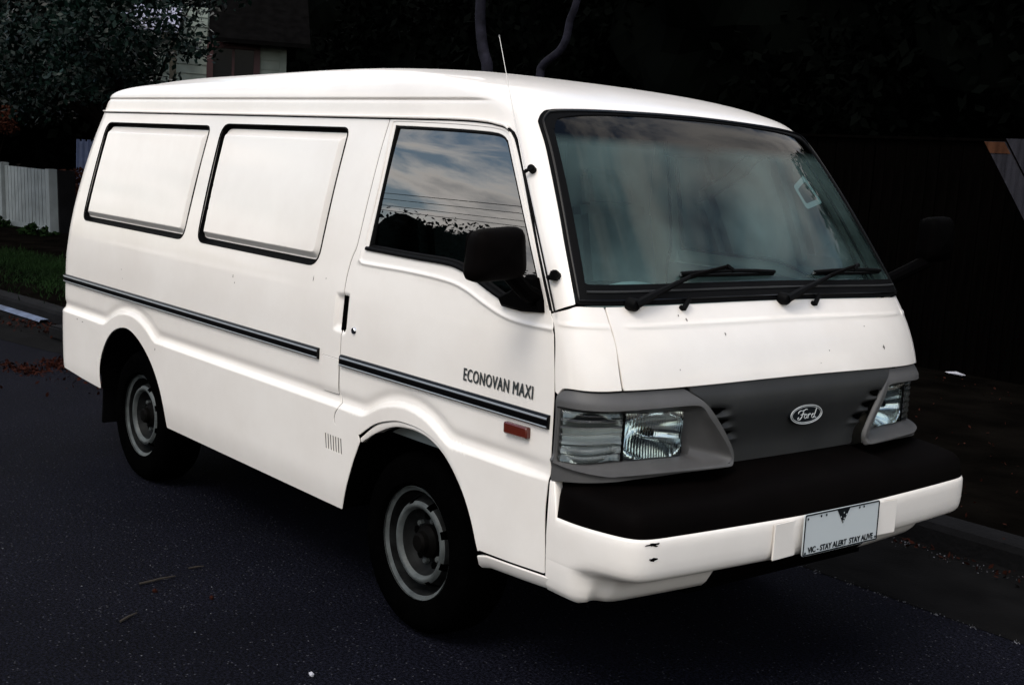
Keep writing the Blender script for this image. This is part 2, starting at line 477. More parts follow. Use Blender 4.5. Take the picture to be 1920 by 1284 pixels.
def area2(P): return 0.5 * sum(P[i - 1][0] * P[i][1] - P[i][0] * P[i - 1][1] for i in range(len(P)))
def inset(P, d):
    """offset a polygon inwards by d"""
    sgn = 1 if area2(P) > 0 else -1; n = len(P); out = []
    for i in range(n):
        a = Vector(P[i]) - Vector(P[i - 1]); b = Vector(P[(i + 1) % n]) - Vector(P[i])
        if a.length < 1e-9: a = b
        if b.length < 1e-9: b = a
        na = Vector((-a.y, a.x)).normalized() * sgn; nb = Vector((-b.y, b.x)).normalized() * sgn
        m = (na + nb); m = m.normalized() if m.length > 1e-6 else na
        k = d / max(0.5, m.dot(na))
        out.append((P[i][0] + m.x * k, P[i][1] + m.y * k))
    return out

def inside(P, X):
    P = np.asarray(P); X = np.asarray(X); res = np.zeros(len(X), bool)
    x, y = X[:, 0], X[:, 1]; j = len(P) - 1
    for i in range(len(P)):
        xi, yi, xj, yj = P[i][0], P[i][1], P[j][0], P[j][1]
        if yi != yj:
            res ^= ((yi > y) != (yj > y)) & (x < (xj - xi) * (y - yi) / (yj - yi) + xi)
        j = i
    return res

def panel(loop, surf, du, dv, holes=(), extra=(), flange=0.0, center=(-1.0, 0.0, 0.9), hflange=None, clear=0.3, us=None, vs_=None):
    """triangulated sheet: 2-D outline with holes laid over surf(u, v); edges can turn inwards (flange)"""
    mb = MB()
    loops = [loop] + list(holes)
    P = np.array(loop)
    if us is None: us = np.arange(P[:, 0].min() + du / 2, P[:, 0].max(), du)
    if vs_ is None: vs_ = np.arange(P[:, 1].min() + dv / 2, P[:, 1].max(), dv)
    gx, gy = np.meshgrid(us, vs_)
    G = np.stack([gx.ravel(), gy.ravel()], 1)
    if len(extra): G = np.concatenate([G, np.array(extra)], 0)
    keep = inside(loop, G)
    for h in holes: keep &= ~inside(h, G)
    G = G[keep]
    B = np.concatenate([np.array(l) for l in loops], 0)
    sc = np.array([1.0 / du, 1.0 / dv])
    ok = np.ones(len(G), bool)
    for i in range(0, len(G), 4000):
        d = np.abs((G[i:i + 4000, None, :] - B[None]) * sc).max(2).min(1)
        ok[i:i + 4000] = d > clear
    G = G[ok]
    pts = []; edges = []
    for l in loops:
        k = len(pts); pts += [tuple(p) for p in l]
        edges += [(k + i, k + (i + 1) % len(l)) for i in range(len(l))]
    nb = len(pts)
    allp = [Vector(p) for p in pts] + [Vector((float(a), float(b))) for a, b in G]
    ov, oe, of, *_ = geometry.delaunay_2d_cdt(allp, edges, [], 0, 1e-7)
    V = np.array([(v.x, v.y) for v in ov])
    T = np.array([f for f in of if len(f) == 3])
    cen = V[T].mean(1)
    k = inside(loop, cen)
    for h in holes: k &= ~inside(h, cen)
    T = T[k]
    cc = Vector(center); eps = 4e-4
    pos = []; nor = []
    for u, v in V:
        p = Vector(surf(u, v))
        n = (Vector(surf(u + eps, v)) - Vector(surf(u - eps, v))).cross(Vector(surf(u, v + eps)) - Vector(surf(u, v - eps)))
        n = n.normalized() if n.length > 1e-14 else Vector((0, 0, 1))
        pos.append(p); nor.append(n)
    m = sum((1 if n.dot(p - cc) > 0 else -1) for p, n in zip(pos[::7], nor[::7]))
    flip = m < 0
    if flip: nor = [-n for n in nor]
    faces = []
    for a, b, c in T:
        fn = (pos[b] - pos[a]).cross(pos[c] - pos[a])
        faces.append((int(a), int(b), int(c)) if fn.dot(nor[a] + nor[b] + nor[c]) > 0 else (int(a), int(c), int(b)))
    mb.add(pos, faces, nor)
    for li, l in enumerate(loops):
        fl = flange if li == 0 else (hflange if hflange is not None else flange)
        if fl <= 0: continue
        n = len(l); top = []; bot = []; nn = []
        L3 = []; N3 = []
        for u, v in l:
            p = Vector(surf(u, v))
            q = (Vector(surf(u + eps, v)) - Vector(surf(u - eps, v))).cross(Vector(surf(u, v + eps)) - Vector(surf(u, v - eps))).normalized()
            if flip: q = -q
            L3.append(p); N3.append(q)
        for i in range(n):
            t = (L3[(i + 1) % n] - L3[i - 1]).normalized()
            o = t.cross(N3[i]).normalized()
            nn.append(o)
        # outward of sheet: away from material
        s = area2(l); 
        sign = 1.0
        # test direction numerically
        i0 = n // 3
        q2 = Vector(inset(l, min(du, dv) * 0.2)[i0]); t3 = (Vector(surf(q2.x, q2.y)) - L3[i0])
        into = t3 if li == 0 else -t3
        if nn[i0].dot(into) > 0: sign = -1.0
        nn = [x * sign for x in nn]
        verts = []; norms = []
        for i in range(n):
            e = (N3[i] + nn[i]).normalized()
            verts += [L3[i], L3[i] - N3[i] * 0.0022 + nn[i] * 0.0012, L3[i] - N3[i] * fl]
            norms += [N3[i], e, nn[i]]
        fs = []
        for i in range(n):
            j = (i + 1) % n
            for r in (0, 1):
                q = (i * 3 + r, j * 3 + r, j * 3 + r + 1, i * 3 + r + 1)
                fn = (Vector(verts[q[1]]) - Vector(verts[q[0]])).cross(Vector(verts[q[3]]) - Vector(verts[q[0]]))
                fs.append(q if fn.dot(nn[i]) > 0 else tuple(reversed(q)))
        mb.add(verts, fs, norms)
    return mb

def sstep(a, b, x):
    t = min(max((x - a) / (b - a), 0.0), 1.0); return t * t * (3 - 2 * t)

def text_mesh(body, size, offset=0.0, extrude=0.0, spacing=1.0, shear=0.0, wordsp=1.0):
    cu = bpy.data.curves.new('lettering', 'FONT'); cu.body = body; cu.size = size
    cu.offset = offset; cu.extrude = extrude; cu.align_x = 'CENTER'; cu.align_y = 'CENTER'
    cu.space_character = spacing; cu.space_word = wordsp; cu.shear = shear; cu.resolution_u = 3
    ob = bpy.data.objects.new('lettering', cu); COL.objects.link(ob)
    dg = bpy.context.evaluated_depsgraph_get()
    me = bpy.data.meshes.new_from_object(ob.evaluated_get(dg))
    bpy.data.objects.remove(ob, do_unlink=True); bpy.data.curves.remove(cu)
    me.materials.clear()
    return me

# ================================================================== setting: ground, road, gutter, kerb, verge
def sheet(name, pts, z, m, n=1):
    mb = MB(); mb.add([(x, y, z) for x, y in pts], [tuple(range(len(pts)))])
    o = mb.build(name, m, smooth=False); tag(o, kind='structure'); return o
sheet('ground', [(-600, -600), (600, -600), (600, 600), (-600, 600)], -0.06, 'far_ground')

# kerb line: straight beside the van, then the street bends behind it
KERB = catmull([(60, 1.80), (20, 1.80), (6, 1.80), (2, 1.80), (-1.5, 1.80), (-3.2, 1.72), (-4.6, 1.36), (-5.8, 0.92), (-6.8, 0.68), (-7.4, 0.60), (-8.4, 0.52), (-12, 0.10), (-20, -1.4), (-40, -6.5), (-90, -22)], 0.35)
kn = []
for i in range(len(KERB)):
    a = Vector(KERB[max(i - 1, 0)]); b = Vector(KERB[min(i + 1, len(KERB) - 1)]); t = (b - a).normalized(); kn.append(Vector((t.y, -t.x)))   # towards +y side
kn = [k if k.y > 0 else -k for k in kn]
def along(offs, name, m, kind='structure', rng=None):
    """sheet swept along the kerb; offs = (distance from kerb line towards the verge, height)"""
    mb = MB(); vs_, fs = [], []; q = len(offs)
    idx = range(len(KERB)) if rng is None else rng
    for i in idx:
        for o_, z_ in offs: vs_.append((KERB[i][0] + kn[i].x * o_, KERB[i][1] + kn[i].y * o_, z_))
    for i in range(len(list(idx)) - 1):
        for j in range(q - 1): fs.append((i * q + j, (i + 1) * q + j, (i + 1) * q + j + 1, i * q + j + 1))
    mb.add(vs_, fs); o = mb.build(name, m, angle=25); tag(o, kind=kind); return o
along([(-11.5, 0.0), (-8, 0.0), (-4, 0.0), (-2, 0.0), (-0.765, 0.0)], 'road', 'asphalt')
along([(-0.77, 0.002), (-0.76, 0.006), (-0.38, -0.004), (-0.02, 0.004), (-0.012, 0.012)], 'gutter', 'concrete_dark')
along([(-0.012, 0.0), (-0.010, 0.085), (0.004, 0.112), (0.03, 0.122), (0.135, 0.124), (0.145, 0.118)], 'kerb', 'kerb_concrete')
# verge: uneven soil behind the kerb
mb = MB(); vs_, fs = [], []; OFF = [0.14, 0.25, 0.45, 0.8, 1.2, 1.7, 2.3, 3.0, 4.0, 6, 9, 14, 25, 60]
vr = random.Random(5)
for i in range(len(KERB)):
    for k, o_ in enumerate(OFF): vs_.append((KERB[i][0] + kn[i].x * o_ , KERB[i][1] + kn[i].y * o_, 0.116 + (0 if k == 0 else vr.uniform(-0.012, 0.016) + 0.004 * min(o_, 6))))
q = len(OFF)
for i in range(len(KERB) - 1):
    for j in range(q - 1): fs.append((i * q + j, (i + 1) * q + j, (i + 1) * q + j + 1, i * q + j + 1))
mb.add(vs_, fs); tag(mb.build('verge', 'soil'), kind='structure')
# far side of the street, behind the camera
sheet('far_verge', [(-90, -10.5), (60, -9.9), (60, -60), (-90, -60)], 0.05, 'soil')

# ================================================================== vegetation helpers
def leaves(n, sampler, size, seed, flat=0.0):
    """n small folded leaves; returns MB"""
    R = np.random.default_rng(seed)
    P = sampler(R, n); n = len(P)
    d = R.normal(size=(n, 3)); d /= np.linalg.norm(d, axis=1)[:, None]
    w = R.normal(size=(n, 3)); w[:, 2] *= (1 - flat); w -= d * (w * d).sum(1)[:, None]; w /= np.linalg.norm(w, axis=1)[:, None] + 1e-9
    L = size * R.uniform(0.6, 1.3, n); 
    a = P - d * (L * 0.5)[:, None]; c = P + d * (L * 0.5)[:, None]
    b = P + w * (L * 0.27)[:, None]; e = P - w * (L * 0.27)[:, None]
    V = np.stack([a, b, c, e], 1).reshape(-1, 3)
    me = bpy.data.meshes.new('foliage')
    me.vertices.add(len(V)); me.vertices.foreach_set('co', V.ravel())
    me.loops.add(n * 4); me.loops.foreach_set('vertex_index', np.arange(n * 4))
    me.polygons.add(n); me.polygons.foreach_set('loop_start', np.arange(0, n * 4, 4)); me.polygons.foreach_set('loop_total', np.full(n, 4))
    me.update(); me.validate()
    return me
def clumps(centers, radii, squash=0.8):
    C_ = np.array(centers); r_ = np.array(radii)
    def f(R, n):
        k = R.choice(len(C_), n, p=r_ ** 2 / (r_ ** 2).sum())
        d = R.normal(size=(n, 3)); d /= np.linalg.norm(d, axis=1)[:, None]
        rad = R.uniform(0.0, 1.0, n) ** 0.42
        return C_[k] + d * (rad * r_[k])[:, None] * np.array([1, 1, squash])
    return f
def crown_clumps(c, r, k, cr, seed):
    """clump centres spread through an uneven crown volume"""
    R = random.Random(seed); out = []; rad = []
    for _ in range(k):
        while True:
            p = Vector((R.uniform(-1, 1), R.uniform(-1, 1), R.uniform(-1, 1)))
            if p.length < 1: break
        p = p * (0.75 + 0.25 * R.random())
        out.append((c[0] + p.x * r[0], c[1] + p.y * r[1], c[2] + p.z * r[2])); rad.append(cr * R.uniform(0.6, 1.25))
    return out, rad
def tree(name, base, trunk_h, crown_c, crown_r, label, nleaf, lsize, lm, bm, seed, group=None, nclump=26, cr=0.7, tr=0.16, bend=(0, 0), core=False):
    t = thing(name, base, label, 'tree', group)
    b = Vector(base); R = random.Random(seed)
    top = Vector(crown_c) - b
    mb = MB(); mid = Vector((bend[0], bend[1], trunk_h * 0.55))
    line = catmull([(0, 0, -0.1), tuple(mid), (top.x * 0.6, top.y * 0.6, trunk_h), (top.x, top.y, top.z + crown_r[2] * 0.3)], 0.3)
    mb.tube(line, [tr * (1.25 - 0.95 * i / (len(line) - 1)) for i in range(len(line))], 9)
    mb.build('trunk', bm, t)
    cen, rad = crown_clumps(tuple(top), crown_r, nclump, cr, seed)
    st = Vector(line[int(len(line) * 0.55)])
    for k in range(7):
        e = Vector(cen[k]); m_ = st.lerp(e, 0.5) + Vector((R.uniform(-.2, .2), R.uniform(-.2, .2), 0.15))
        l2 = catmull([tuple(st), tuple(m_), tuple(e)], 0.3)
        bb = MB(); bb.tube(l2, [tr * 0.45 * (1.1 - 0.9 * i / (len(l2) - 1)) for i in range(len(l2))], 6); bb.build('limb', bm, t)
    me = leaves(nleaf, clumps(cen, rad), lsize, seed)
    link('crown', me, lm, t)
    if core:                                                     # added solid core, blocks light and sky gaps between the leaves
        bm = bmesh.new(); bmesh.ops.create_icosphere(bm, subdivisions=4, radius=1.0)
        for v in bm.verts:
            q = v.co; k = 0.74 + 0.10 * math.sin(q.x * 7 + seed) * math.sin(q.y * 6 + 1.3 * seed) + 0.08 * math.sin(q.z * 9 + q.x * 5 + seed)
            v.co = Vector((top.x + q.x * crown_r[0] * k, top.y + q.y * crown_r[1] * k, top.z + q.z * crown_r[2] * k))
        m2 = bpy.data.meshes.new('light_block_core'); bm.to_mesh(m2); bm.free(); link('light_block_core', m2, lm, t)
    return t

# ---- dark trees standing behind the paling fence and along the verge (they hide the sky)
ROW = [(-3.0, 8.6, 'dark evergreen tree directly behind the paling fence, nearest the windscreen'),
       (0.6, 8.4, 'dark tree behind the grey leaning palings at the right edge'),
       (-6.4, 8.2, 'dark bushy tree behind the middle of the van roof'),
       (-9.8, 8.6, 'dark tree behind the van roof, between the pale house and the two thin trunks'),
       (-13.6, 9.4, 'black-green tree just right of the pale house'),
       (3.6, 9.2, 'dark tree beyond the end of the paling fence')]
for k, (x_, y_, lab) in enumerate(ROW):
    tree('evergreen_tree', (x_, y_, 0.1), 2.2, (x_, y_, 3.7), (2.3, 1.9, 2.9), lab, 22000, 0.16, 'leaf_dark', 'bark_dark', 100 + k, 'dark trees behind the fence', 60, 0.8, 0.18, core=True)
BACK = [(-29, 1.0, 'far dark tree beyond the white fence panel, at the left edge'), (-31, 5.5, 'far dark tree above the orange bush'), (-30, 10.5, 'far dark tree left of the pale house roof'), (-27, 15.5, 'far dark tree behind the pale house'), (-21, 16.5, 'far dark tree beyond the right end of the pale house'),
        (-16, 14.5, 'far dark tree in the second row right of the house'), (-10, 13.5, 'far dark tree in the second row behind the thin trunks'), (-4.5, 13.0, 'far dark tree in the second row behind the windscreen'), (1.0, 13.0, 'far dark tree in the second row at the right edge'), (-34, -4.0, 'far dark tree where the street bends away'), (-34, 3.0, 'far dark tree low at the left edge, behind the reddish bush'), (-25.5, 7.0, 'far dark tree between the orange bush and the house porch'), (-33, 14, 'far dark tree showing above the house roof')]
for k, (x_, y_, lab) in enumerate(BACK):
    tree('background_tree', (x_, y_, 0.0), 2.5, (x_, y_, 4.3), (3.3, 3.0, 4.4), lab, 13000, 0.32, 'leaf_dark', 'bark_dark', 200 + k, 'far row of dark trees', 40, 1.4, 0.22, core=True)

# ---- leafy street tree at upper left, its leaves catching the sky
tree('street_tree', (-11.0, 3.6, 0.12), 1.9, (-12.3, 2.75, 3.05), (2.35, 1.7, 1.35), 'leafy grey-green street tree overhanging the rear of the van, house showing through', 16000, 0.085, 'leaf_teal', 'bark_dark', 31, None, 80, 0.42, 0.07, (0.15, 0.0))
tree('street_tree', (-14.3, 4.9, 0.12), 1.8, (-15.6, 3.1, 2.95), (2.2, 1.7, 1.2), 'olive street tree at the upper left edge above the white panel', 12000, 0.10, 'leaf_olive', 'bark_dark', 47, None, 46, 0.42, 0.10)

# ---- two slim bent trunks rising behind the van roof
def bare_trunk(pts, rad, lab, branch=None):
    b = pts[0]
    t = thing('slim_tree', b, lab, 'tree')
    mb = MB(); line = catmull([(p[0] - b[0], p[1] - b[1], p[2] - b[2]) for p in pts], 0.08)
    rr = [rad[0] + (rad[1] - rad[0]) * i / (len(line) - 1) for i in range(len(line))]
    mb.tube(line, rr, 12); mb.build('trunk', 'bark_blue', t)
    top = Vector(line[-1])
    cen, rad2 = crown_clumps((top.x, top.y, top.z + 0.9), (1.1, 0.9, 0.8), 14, 0.45, int(abs(b[0]) * 10))
    for k in range(4):
        bb = MB(); bb.tube([tuple(top), tuple(top.lerp(Vector(cen[k]), 0.5) + Vector((0, 0, 0.1))), cen[k]], [0.03, 0.02, 0.008], 6); bb.build('limb', 'bark_blue', t)
    link('crown', leaves(1800, clumps(cen, rad2), 0.13, int(abs(b[0]) * 7)), 'leaf_dark', t)
bare_trunk([(-6.10, 4.2, 0.1), (-6.12, 4.2, 1.5), (-6.144, 4.2, 2.36), (-6.225, 4.2, 2.573), (-6.285, 4.2, 2.77), (-6.315, 4.2, 3.064), (-6.30, 4.22, 3.9)], (0.075, 0.040), 'slim bluish trunk rising behind the roof, left of the aerial')
bare_trunk([(-5.42, 4.2, 0.1), (-5.42, 4.2, 1.6), (-5.395, 4.2, 2.33), (-5.375, 4.2, 2.43), (-5.300, 4.2, 2.485), (-5.160, 4.2, 2.555), (-5.075, 4.2, 2.66), (-5.040, 4.2, 2.82), (-4.965, 4.2, 2.99), (-4.85, 4.2, 3.6)], (0.052, 0.028), 'thin crooked trunk with an elbow, just right of the aerial')

# ---- dark paling fence and the leaning grey boards at its end
pf = thing('paling_fence', (-3.0, 6.0, 0.12), 'dark timber paling fence in deep shade beside the windscreen', 'fence')
bd = bpy.data.meshes.new('paling')
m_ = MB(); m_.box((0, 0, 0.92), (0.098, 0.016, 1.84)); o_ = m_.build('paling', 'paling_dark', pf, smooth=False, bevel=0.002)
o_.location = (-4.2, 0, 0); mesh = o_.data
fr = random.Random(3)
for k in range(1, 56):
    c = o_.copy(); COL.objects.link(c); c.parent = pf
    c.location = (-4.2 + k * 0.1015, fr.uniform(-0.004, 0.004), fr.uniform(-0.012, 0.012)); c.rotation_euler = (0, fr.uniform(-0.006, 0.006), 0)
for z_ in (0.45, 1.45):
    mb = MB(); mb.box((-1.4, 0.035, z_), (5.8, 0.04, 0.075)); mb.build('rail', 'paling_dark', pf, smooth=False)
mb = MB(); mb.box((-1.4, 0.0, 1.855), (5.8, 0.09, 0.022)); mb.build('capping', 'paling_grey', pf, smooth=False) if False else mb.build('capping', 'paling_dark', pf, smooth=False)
lf = thing('leaning_boards', (-1.6, 5.55, 0.12), 'weathered grey boards leaning at the right edge, the first with an orange top', 'boards')
def leaning(x0, z0, z1, w, d0, d1):
    k = 0.69; mb = MB()
    mb.add([(x0 + dx * w / 2 - z * k, d, z) for z in (z0, z1) for dx, d in ((-1, d0), (1, d0), (1, d1), (-1, d1))], [(3, 2, 1, 0), (4, 5, 6, 7), (0, 1, 5, 4), (1, 2, 6, 5), (2, 3, 7, 6), (3, 0, 4, 7)])
    return mb
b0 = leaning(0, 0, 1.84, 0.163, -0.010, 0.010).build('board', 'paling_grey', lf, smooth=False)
def place(o, k): o.location = (1.118 + k * 0.169, 0.004 * (k % 2), 0.012 * ((k * 5) % 3 - 1))
place(b0, 0)
for k in range(1, 9):
    c = b0.copy(); COL.objects.link(c); c.parent = lf; place(c, k)
oo = leaning(0, 1.755, 1.838, 0.160, -0.0145, -0.0105).build('board_stain', 'paling_orange', lf, smooth=False); place(oo, 0)
for z_ in (0.5, 1.4):
    mb = MB(); mb.box((1.7 - z_ * 0.69, 0.035, z_), (1.5, 0.04, 0.07)); mb.build('rail', 'paling_dark', lf, smooth=False)

# ---- white ribbed fence panel, far left
gp_ = thing('fence_panel', (-16.5, 3.45, 0.10), 'small white ribbed fence panel with posts on the verge at far left', 'fence')
gA, gB = Vector((-17.25, 3.34, 0.10)), Vector((-15.42, 3.50, 0.10))
gd = (gB - gA); gl = gd.length; gd.normalize(); gn_ = Vector((gd.y, -gd.x, 0)); lean = Vector((-0.12, 0, 0))
def gpt(u, z, d): return gA + gd * u + Vector((0, 0, z)) + lean * z + gn_ * d - Vector((-16.5, 3.45, 0.10))
def gbox(name, u0, u1, z0, z1, d0, d1, m):
    mb = MB(); c8 = [gpt(u, z, d) for z in (z0, z1) for u, d in ((u0, d0), (u1, d0), (u1, d1), (u0, d1))]
    mb.add(c8, [(3, 2, 1, 0), (4, 5, 6, 7), (0, 1, 5, 4), (1, 2, 6, 5), (2, 3, 7, 6), (3, 0, 4, 7)]); return mb.build(name, m, gp_, smooth=False)
nr_ = 26; wr = (gl - 0.26) / nr_
for k in range(nr_): gbox('slat', 0.14 + k * wr, 0.14 + k * wr + wr * 0.80, 0.02 + (0.0 if k % 3 else 0.004), 0.955, -0.012, 0.012 + 0.004 * (k % 2), 'white_panel')
gbox('backing_sheet', 0.12, gl - 0.12, 0.02, 0.94, -0.03, -0.014, 'white_panel')
gbox('post', 0.0, 0.13, 0.0, 1.0, -0.06, 0.07, 'white_panel'); gbox('post', gl - 0.12, gl, 0.0, 0.97, -0.06, 0.07, 'white_panel')
gbox('bottom_rail', 0.13, gl - 0.12, 0.0, 0.12, 0.012, 0.03, 'white_panel')
gbox('shaded_return', gl + 0.0, gl + 0.04, 0.0, 0.96, -0.32, -0.06, 'kerb_concrete')  # dark colour stands in for shade on this side-facing return
gbox('side_rail', -1.6, 0.0, 0.10, 0.16, -0.04, 0.02, 'white_panel'); gbox('side_rail', -1.6, 0.0, 0.34, 0.40, -0.04, 0.02, 'white_panel')
# ---- blue corrugated sheet fence
bf = thing('sheet_fence', (-18.6, 5.7, 0.1), 'narrow blue ribbed metal fence just behind the rear of the van', 'fence')
for k in range(14):
    mb = MB(); mb.box((-0.44 + k * 0.086 * 0.35, -0.52 + k * 0.086, 0.71), (0.03, 0.052, 1.42)); mb.build('rib', 'blue_sheet', bf, smooth=False)
mb = MB(); mb.box((-0.26, 0.0, 0.70), (0.02, 1.16, 1.38), Matrix.Rotation(-0.337, 3, 'Z')); mb.build('sheet', 'blue_sheet', bf, smooth=False)
# ---- bushes
def bush(name, c, r, label, n, size, m, seed, cat='bush'):
    t = thing(name, (c[0], c[1], 0.1), label, cat)
    cen, rad = crown_clumps((0, 0, c[2] - 0.1), r, 16, min(r) * 0.5, seed)
    link('foliage', leaves(n, clumps(cen, rad), size, seed), m, t)
    bb = MB()
    for k in range(5): bb.tube([(0.02 * k, 0, 0), tuple(Vector(cen[k]) * 0.6), cen[k]], [0.02, 0.014, 0.006], 5)
    bb.build('stems', 'bark_dark', t)
bush('rust_bush', (-16.9, 4.15, 0.72), (1.0, 0.5, 0.40), 'low rust-orange bush behind the white fence panel', 2600, 0.07, 'leaf_rust', 61)
bush('rust_bush', (-20.5, 4.0, 1.75), (1.2, 0.6, 0.35), 'reddish bush high at the left edge under the trees', 1500, 0.08, 'leaf_rust', 62)
bush('verge_weeds', (-15.2, 3.2, 0.16), (0.45, 0.25, 0.14), 'green weeds at the foot of the white panel', 420, 0.10, 'grass_green', 63)
bush('verge_weeds', (-16.7, 3.15, 0.16), (0.3, 0.2, 0.13), 'small green weed at the left post of the white panel', 260, 0.10, 'grass_green', 65)
bush('dark_shrub', (-15.2, 6.4, 0.9), (1.4, 0.9, 0.8), 'dark shrub between the white panel and the van', 3000, 0.10, 'leaf_dark', 64)
bush('dark_shrub', (-20.2, 2.6, 1.3), (2.0, 1.2, 1.2), 'broad dark shrub behind the white panel', 4000, 0.12, 'leaf_dark', 66)

# ---- pale weatherboard house behind the street tree
hc = Vector((-19.9, 8.4, 0.6)); hf = Vector((0.895, -0.446, 0)); hr = Vector((0.446, 0.895, 0))
hs = thing('house', tuple(hc), 'pale green weatherboard house with red window frames behind the street tree', 'house')
def hbox(name, u0, u1, z0, z1, d0, d1, m, bev=0.0, par=None):
    mb = MB(); c8 = [hr * u + hf * d + Vector((0, 0, z - 0.6)) for z in (z0, z1) for u, d in ((u0, d0), (u1, d0), (u1, d1), (u0, d1))]
    mb.add(c8, [(3, 2, 1, 0), (4, 5, 6, 7), (0, 1, 5, 4), (1, 2, 6, 5), (2, 3, 7, 6), (3, 0, 4, 7)]); return mb.build(name, m, par or hs, smooth=False)
hbox('wall', -0.75, 1.10, 0.1, 3.56, -4.5, -0.03, 'weatherboard'); hbox('wall', -1.3, -0.33, 0.1, 4.10, -3.0, -0.05, 'weatherboard')
for k in range(19):
    z_ = 0.75 + k * 0.18
    for u0, u1 in (((-1.3, -0.36), (0.66, 1.04)) if 2.1 < z_ + 0.09 < 3.55 else (((-1.3, 1.04),) if z_ < 3.3 else ((-1.3, -0.36),))):
        mb = MB(); c8 = [hr * u + hf * d + Vector((0, 0, z - 0.6)) for z, dd in ((z_, 0.028), (z_ + 0.185, 0.006)) for u, d in ((u0, dd), (u1, dd), (u1, -0.03), (u0, -0.03))]
        mb.add(c8, [(3, 2, 1, 0), (4, 5, 6, 7), (0, 1, 5, 4), (1, 2, 6, 5), (2, 3, 7, 6), (3, 0, 4, 7)]); mb.build('weatherboard', 'weatherboard', hs, smooth=False)
hbox('corner_board', 1.04, 1.17, 0.7, 3.54, -0.08, 0.05, 'weatherboard')
win = hbox('window', -0.24, 0.54, 2.3, 3.44, -0.03, -0.015, 'house_glass')
hbox('window_frame', -0.36, -0.24, 2.2, 3.55, -0.03, 0.06, 'red_trim', par=win); hbox('window_frame', 0.54, 0.66, 2.2, 3.55, -0.03, 0.06, 'red_trim', par=win)
hbox('window_frame', -0.24, 0.54, 3.44, 3.55, -0.03, 0.06, 'red_trim', par=win); hbox('window_sill', -0.24, 0.54, 2.2, 2.3, -0.03, 0.09, 'red_trim', par=win)
hbox('mullion', 0.12, 0.17, 2.3, 3.44, -0.014, 0.02, 'red_trim', par=win)
mb = MB(); R3 = lambda u, d, z: hr * u + hf * d + Vector((0, 0, z - 0.6))
mb.add([R3(-0.33, 0.5, 3.60), R3(1.6, 0.5, 3.60), R3(1.6, -2.3, 5.6), R3(-0.33, -2.3, 5.6), R3(1.6, -5.0, 3.60), R3(-0.33, -5.0, 3.60), R3(-0.33, 0.5, 3.52), R3(1.6, 0.5, 3.52)], [(0, 1, 2, 3), (3, 2, 4, 5), (6, 7, 1, 0)])
mb.build('roof', 'dark_tile', hs, smooth=False)
mb = MB(); mb.add([R3(-2.0, 1.6, 3.62), R3(-0.85, 1.6, 3.62), R3(-0.85, 0.0, 4.15), R3(-2.0, 0.0, 4.15), R3(-2.0, 1.6, 3.54), R3(-0.85, 1.6, 3.54), R3(-0.85, 0.0, 4.05), R3(-2.0, 0.0, 4.05)], [(0, 1, 2, 3), (4, 5, 6, 7), (0, 1, 5, 4), (1, 2, 6, 5)])
mb.build('porch_roof', 'roof_tin', hs, smooth=False)
hbox('porch_beam', -2.0, -0.85, 3.36, 3.53, 1.45, 1.56, 'eave_timber')
hbox('porch_post', -1.0, -0.88, 0.4, 3.36, 1.45, 1.56, 'eave_timber')

# ---- across the street, behind the camera: seen only as reflections in the glass
oh = thing('brick_house', (-14.0, -24.0, 0.0), 'dark brick house across the street, reflected in the door window', 'house')
mb = MB(); mb.box((0, 0, 1.5), (13.0, 8.0, 3.0)); mb.build('wall', 'brick_wall', oh, smooth=False)
mb = MB(); mb.add([(-7.1, 4.6, 2.95), (7.1, 4.6, 2.95), (4.2, 0, 5.6), (-4.2, 0, 5.6), (7.1, -4.6, 2.95), (-7.1, -4.6, 2.95)], [(0, 1, 2, 3), (1, 4, 2), (4, 5, 3, 2), (5, 0, 3)]); mb.build('roof', 'dark_tile', oh, smooth=False)
for u in (-4.0, 0.0, 3.8):
    mb = MB(); mb.box((u, 4.03, 1.55), (1.5, 0.08, 1.2)); w_ = mb.build('window', 'house_glass', oh, smooth=False)
    mb = MB(); mb.box((u, 4.06, 0.92), (1.7, 0.14, 0.08)); mb.build('sill', 'kerb_concrete', w_, smooth=False)
OPP = [(-26.5, -20), (-33, -26), (-30, -22.5), (-38, -27), (2, -24), (9, -22), (-45, -28), (-24, -17)]
for k, (x_, y_) in enumerate(OPP):
    tree('street_tree', (x_, y_, 0.05), 2.2, (x_, y_, 4.6), (3.4, 2.6, (2.9, 3.6, 3.5, 3.6, 3.4, 3.5, 3.8, 2.2)[k]), 'dark tree across the street behind the camera, seen only in reflections', 9000, 0.20, 'leaf_dark', 'bark_dark', 300 + k, 'trees across the street', 24, 1.3, 0.2, core=True)
for k, (x_, lab) in enumerate(((-52.0, 'timber power pole across the street to the left, reflected in the side glass'), (16.0, 'timber power pole across the street to the right, out of view'))):
    pp = thing('power_pole', (x_, -11.5, 0), lab, 'pole')
    mb = MB(); mb.tube([(0, 0, 0), (0, 0, 6.1)], [0.16, 0.11], 10); mb.build('pole', 'timber_pole', pp)
    mb = MB(); mb.box((0, 0, 5.52), (0.10, 2.0, 0.12)); mb.build('cross_arm', 'timber_pole', pp, smooth=False)
    for y_ in (-0.9, -0.35, 0.35, 0.9):
        mb = MB(); mb.lathe([(0.0, 0.16), (0.03, 0.15), (0.045, 0.10), (0.03, 0.06), (0.045, 0.03), (0.02, 0.0)], (0, y_, 5.58), 'z', 10); mb.build('insulator', 'insulator', pp)
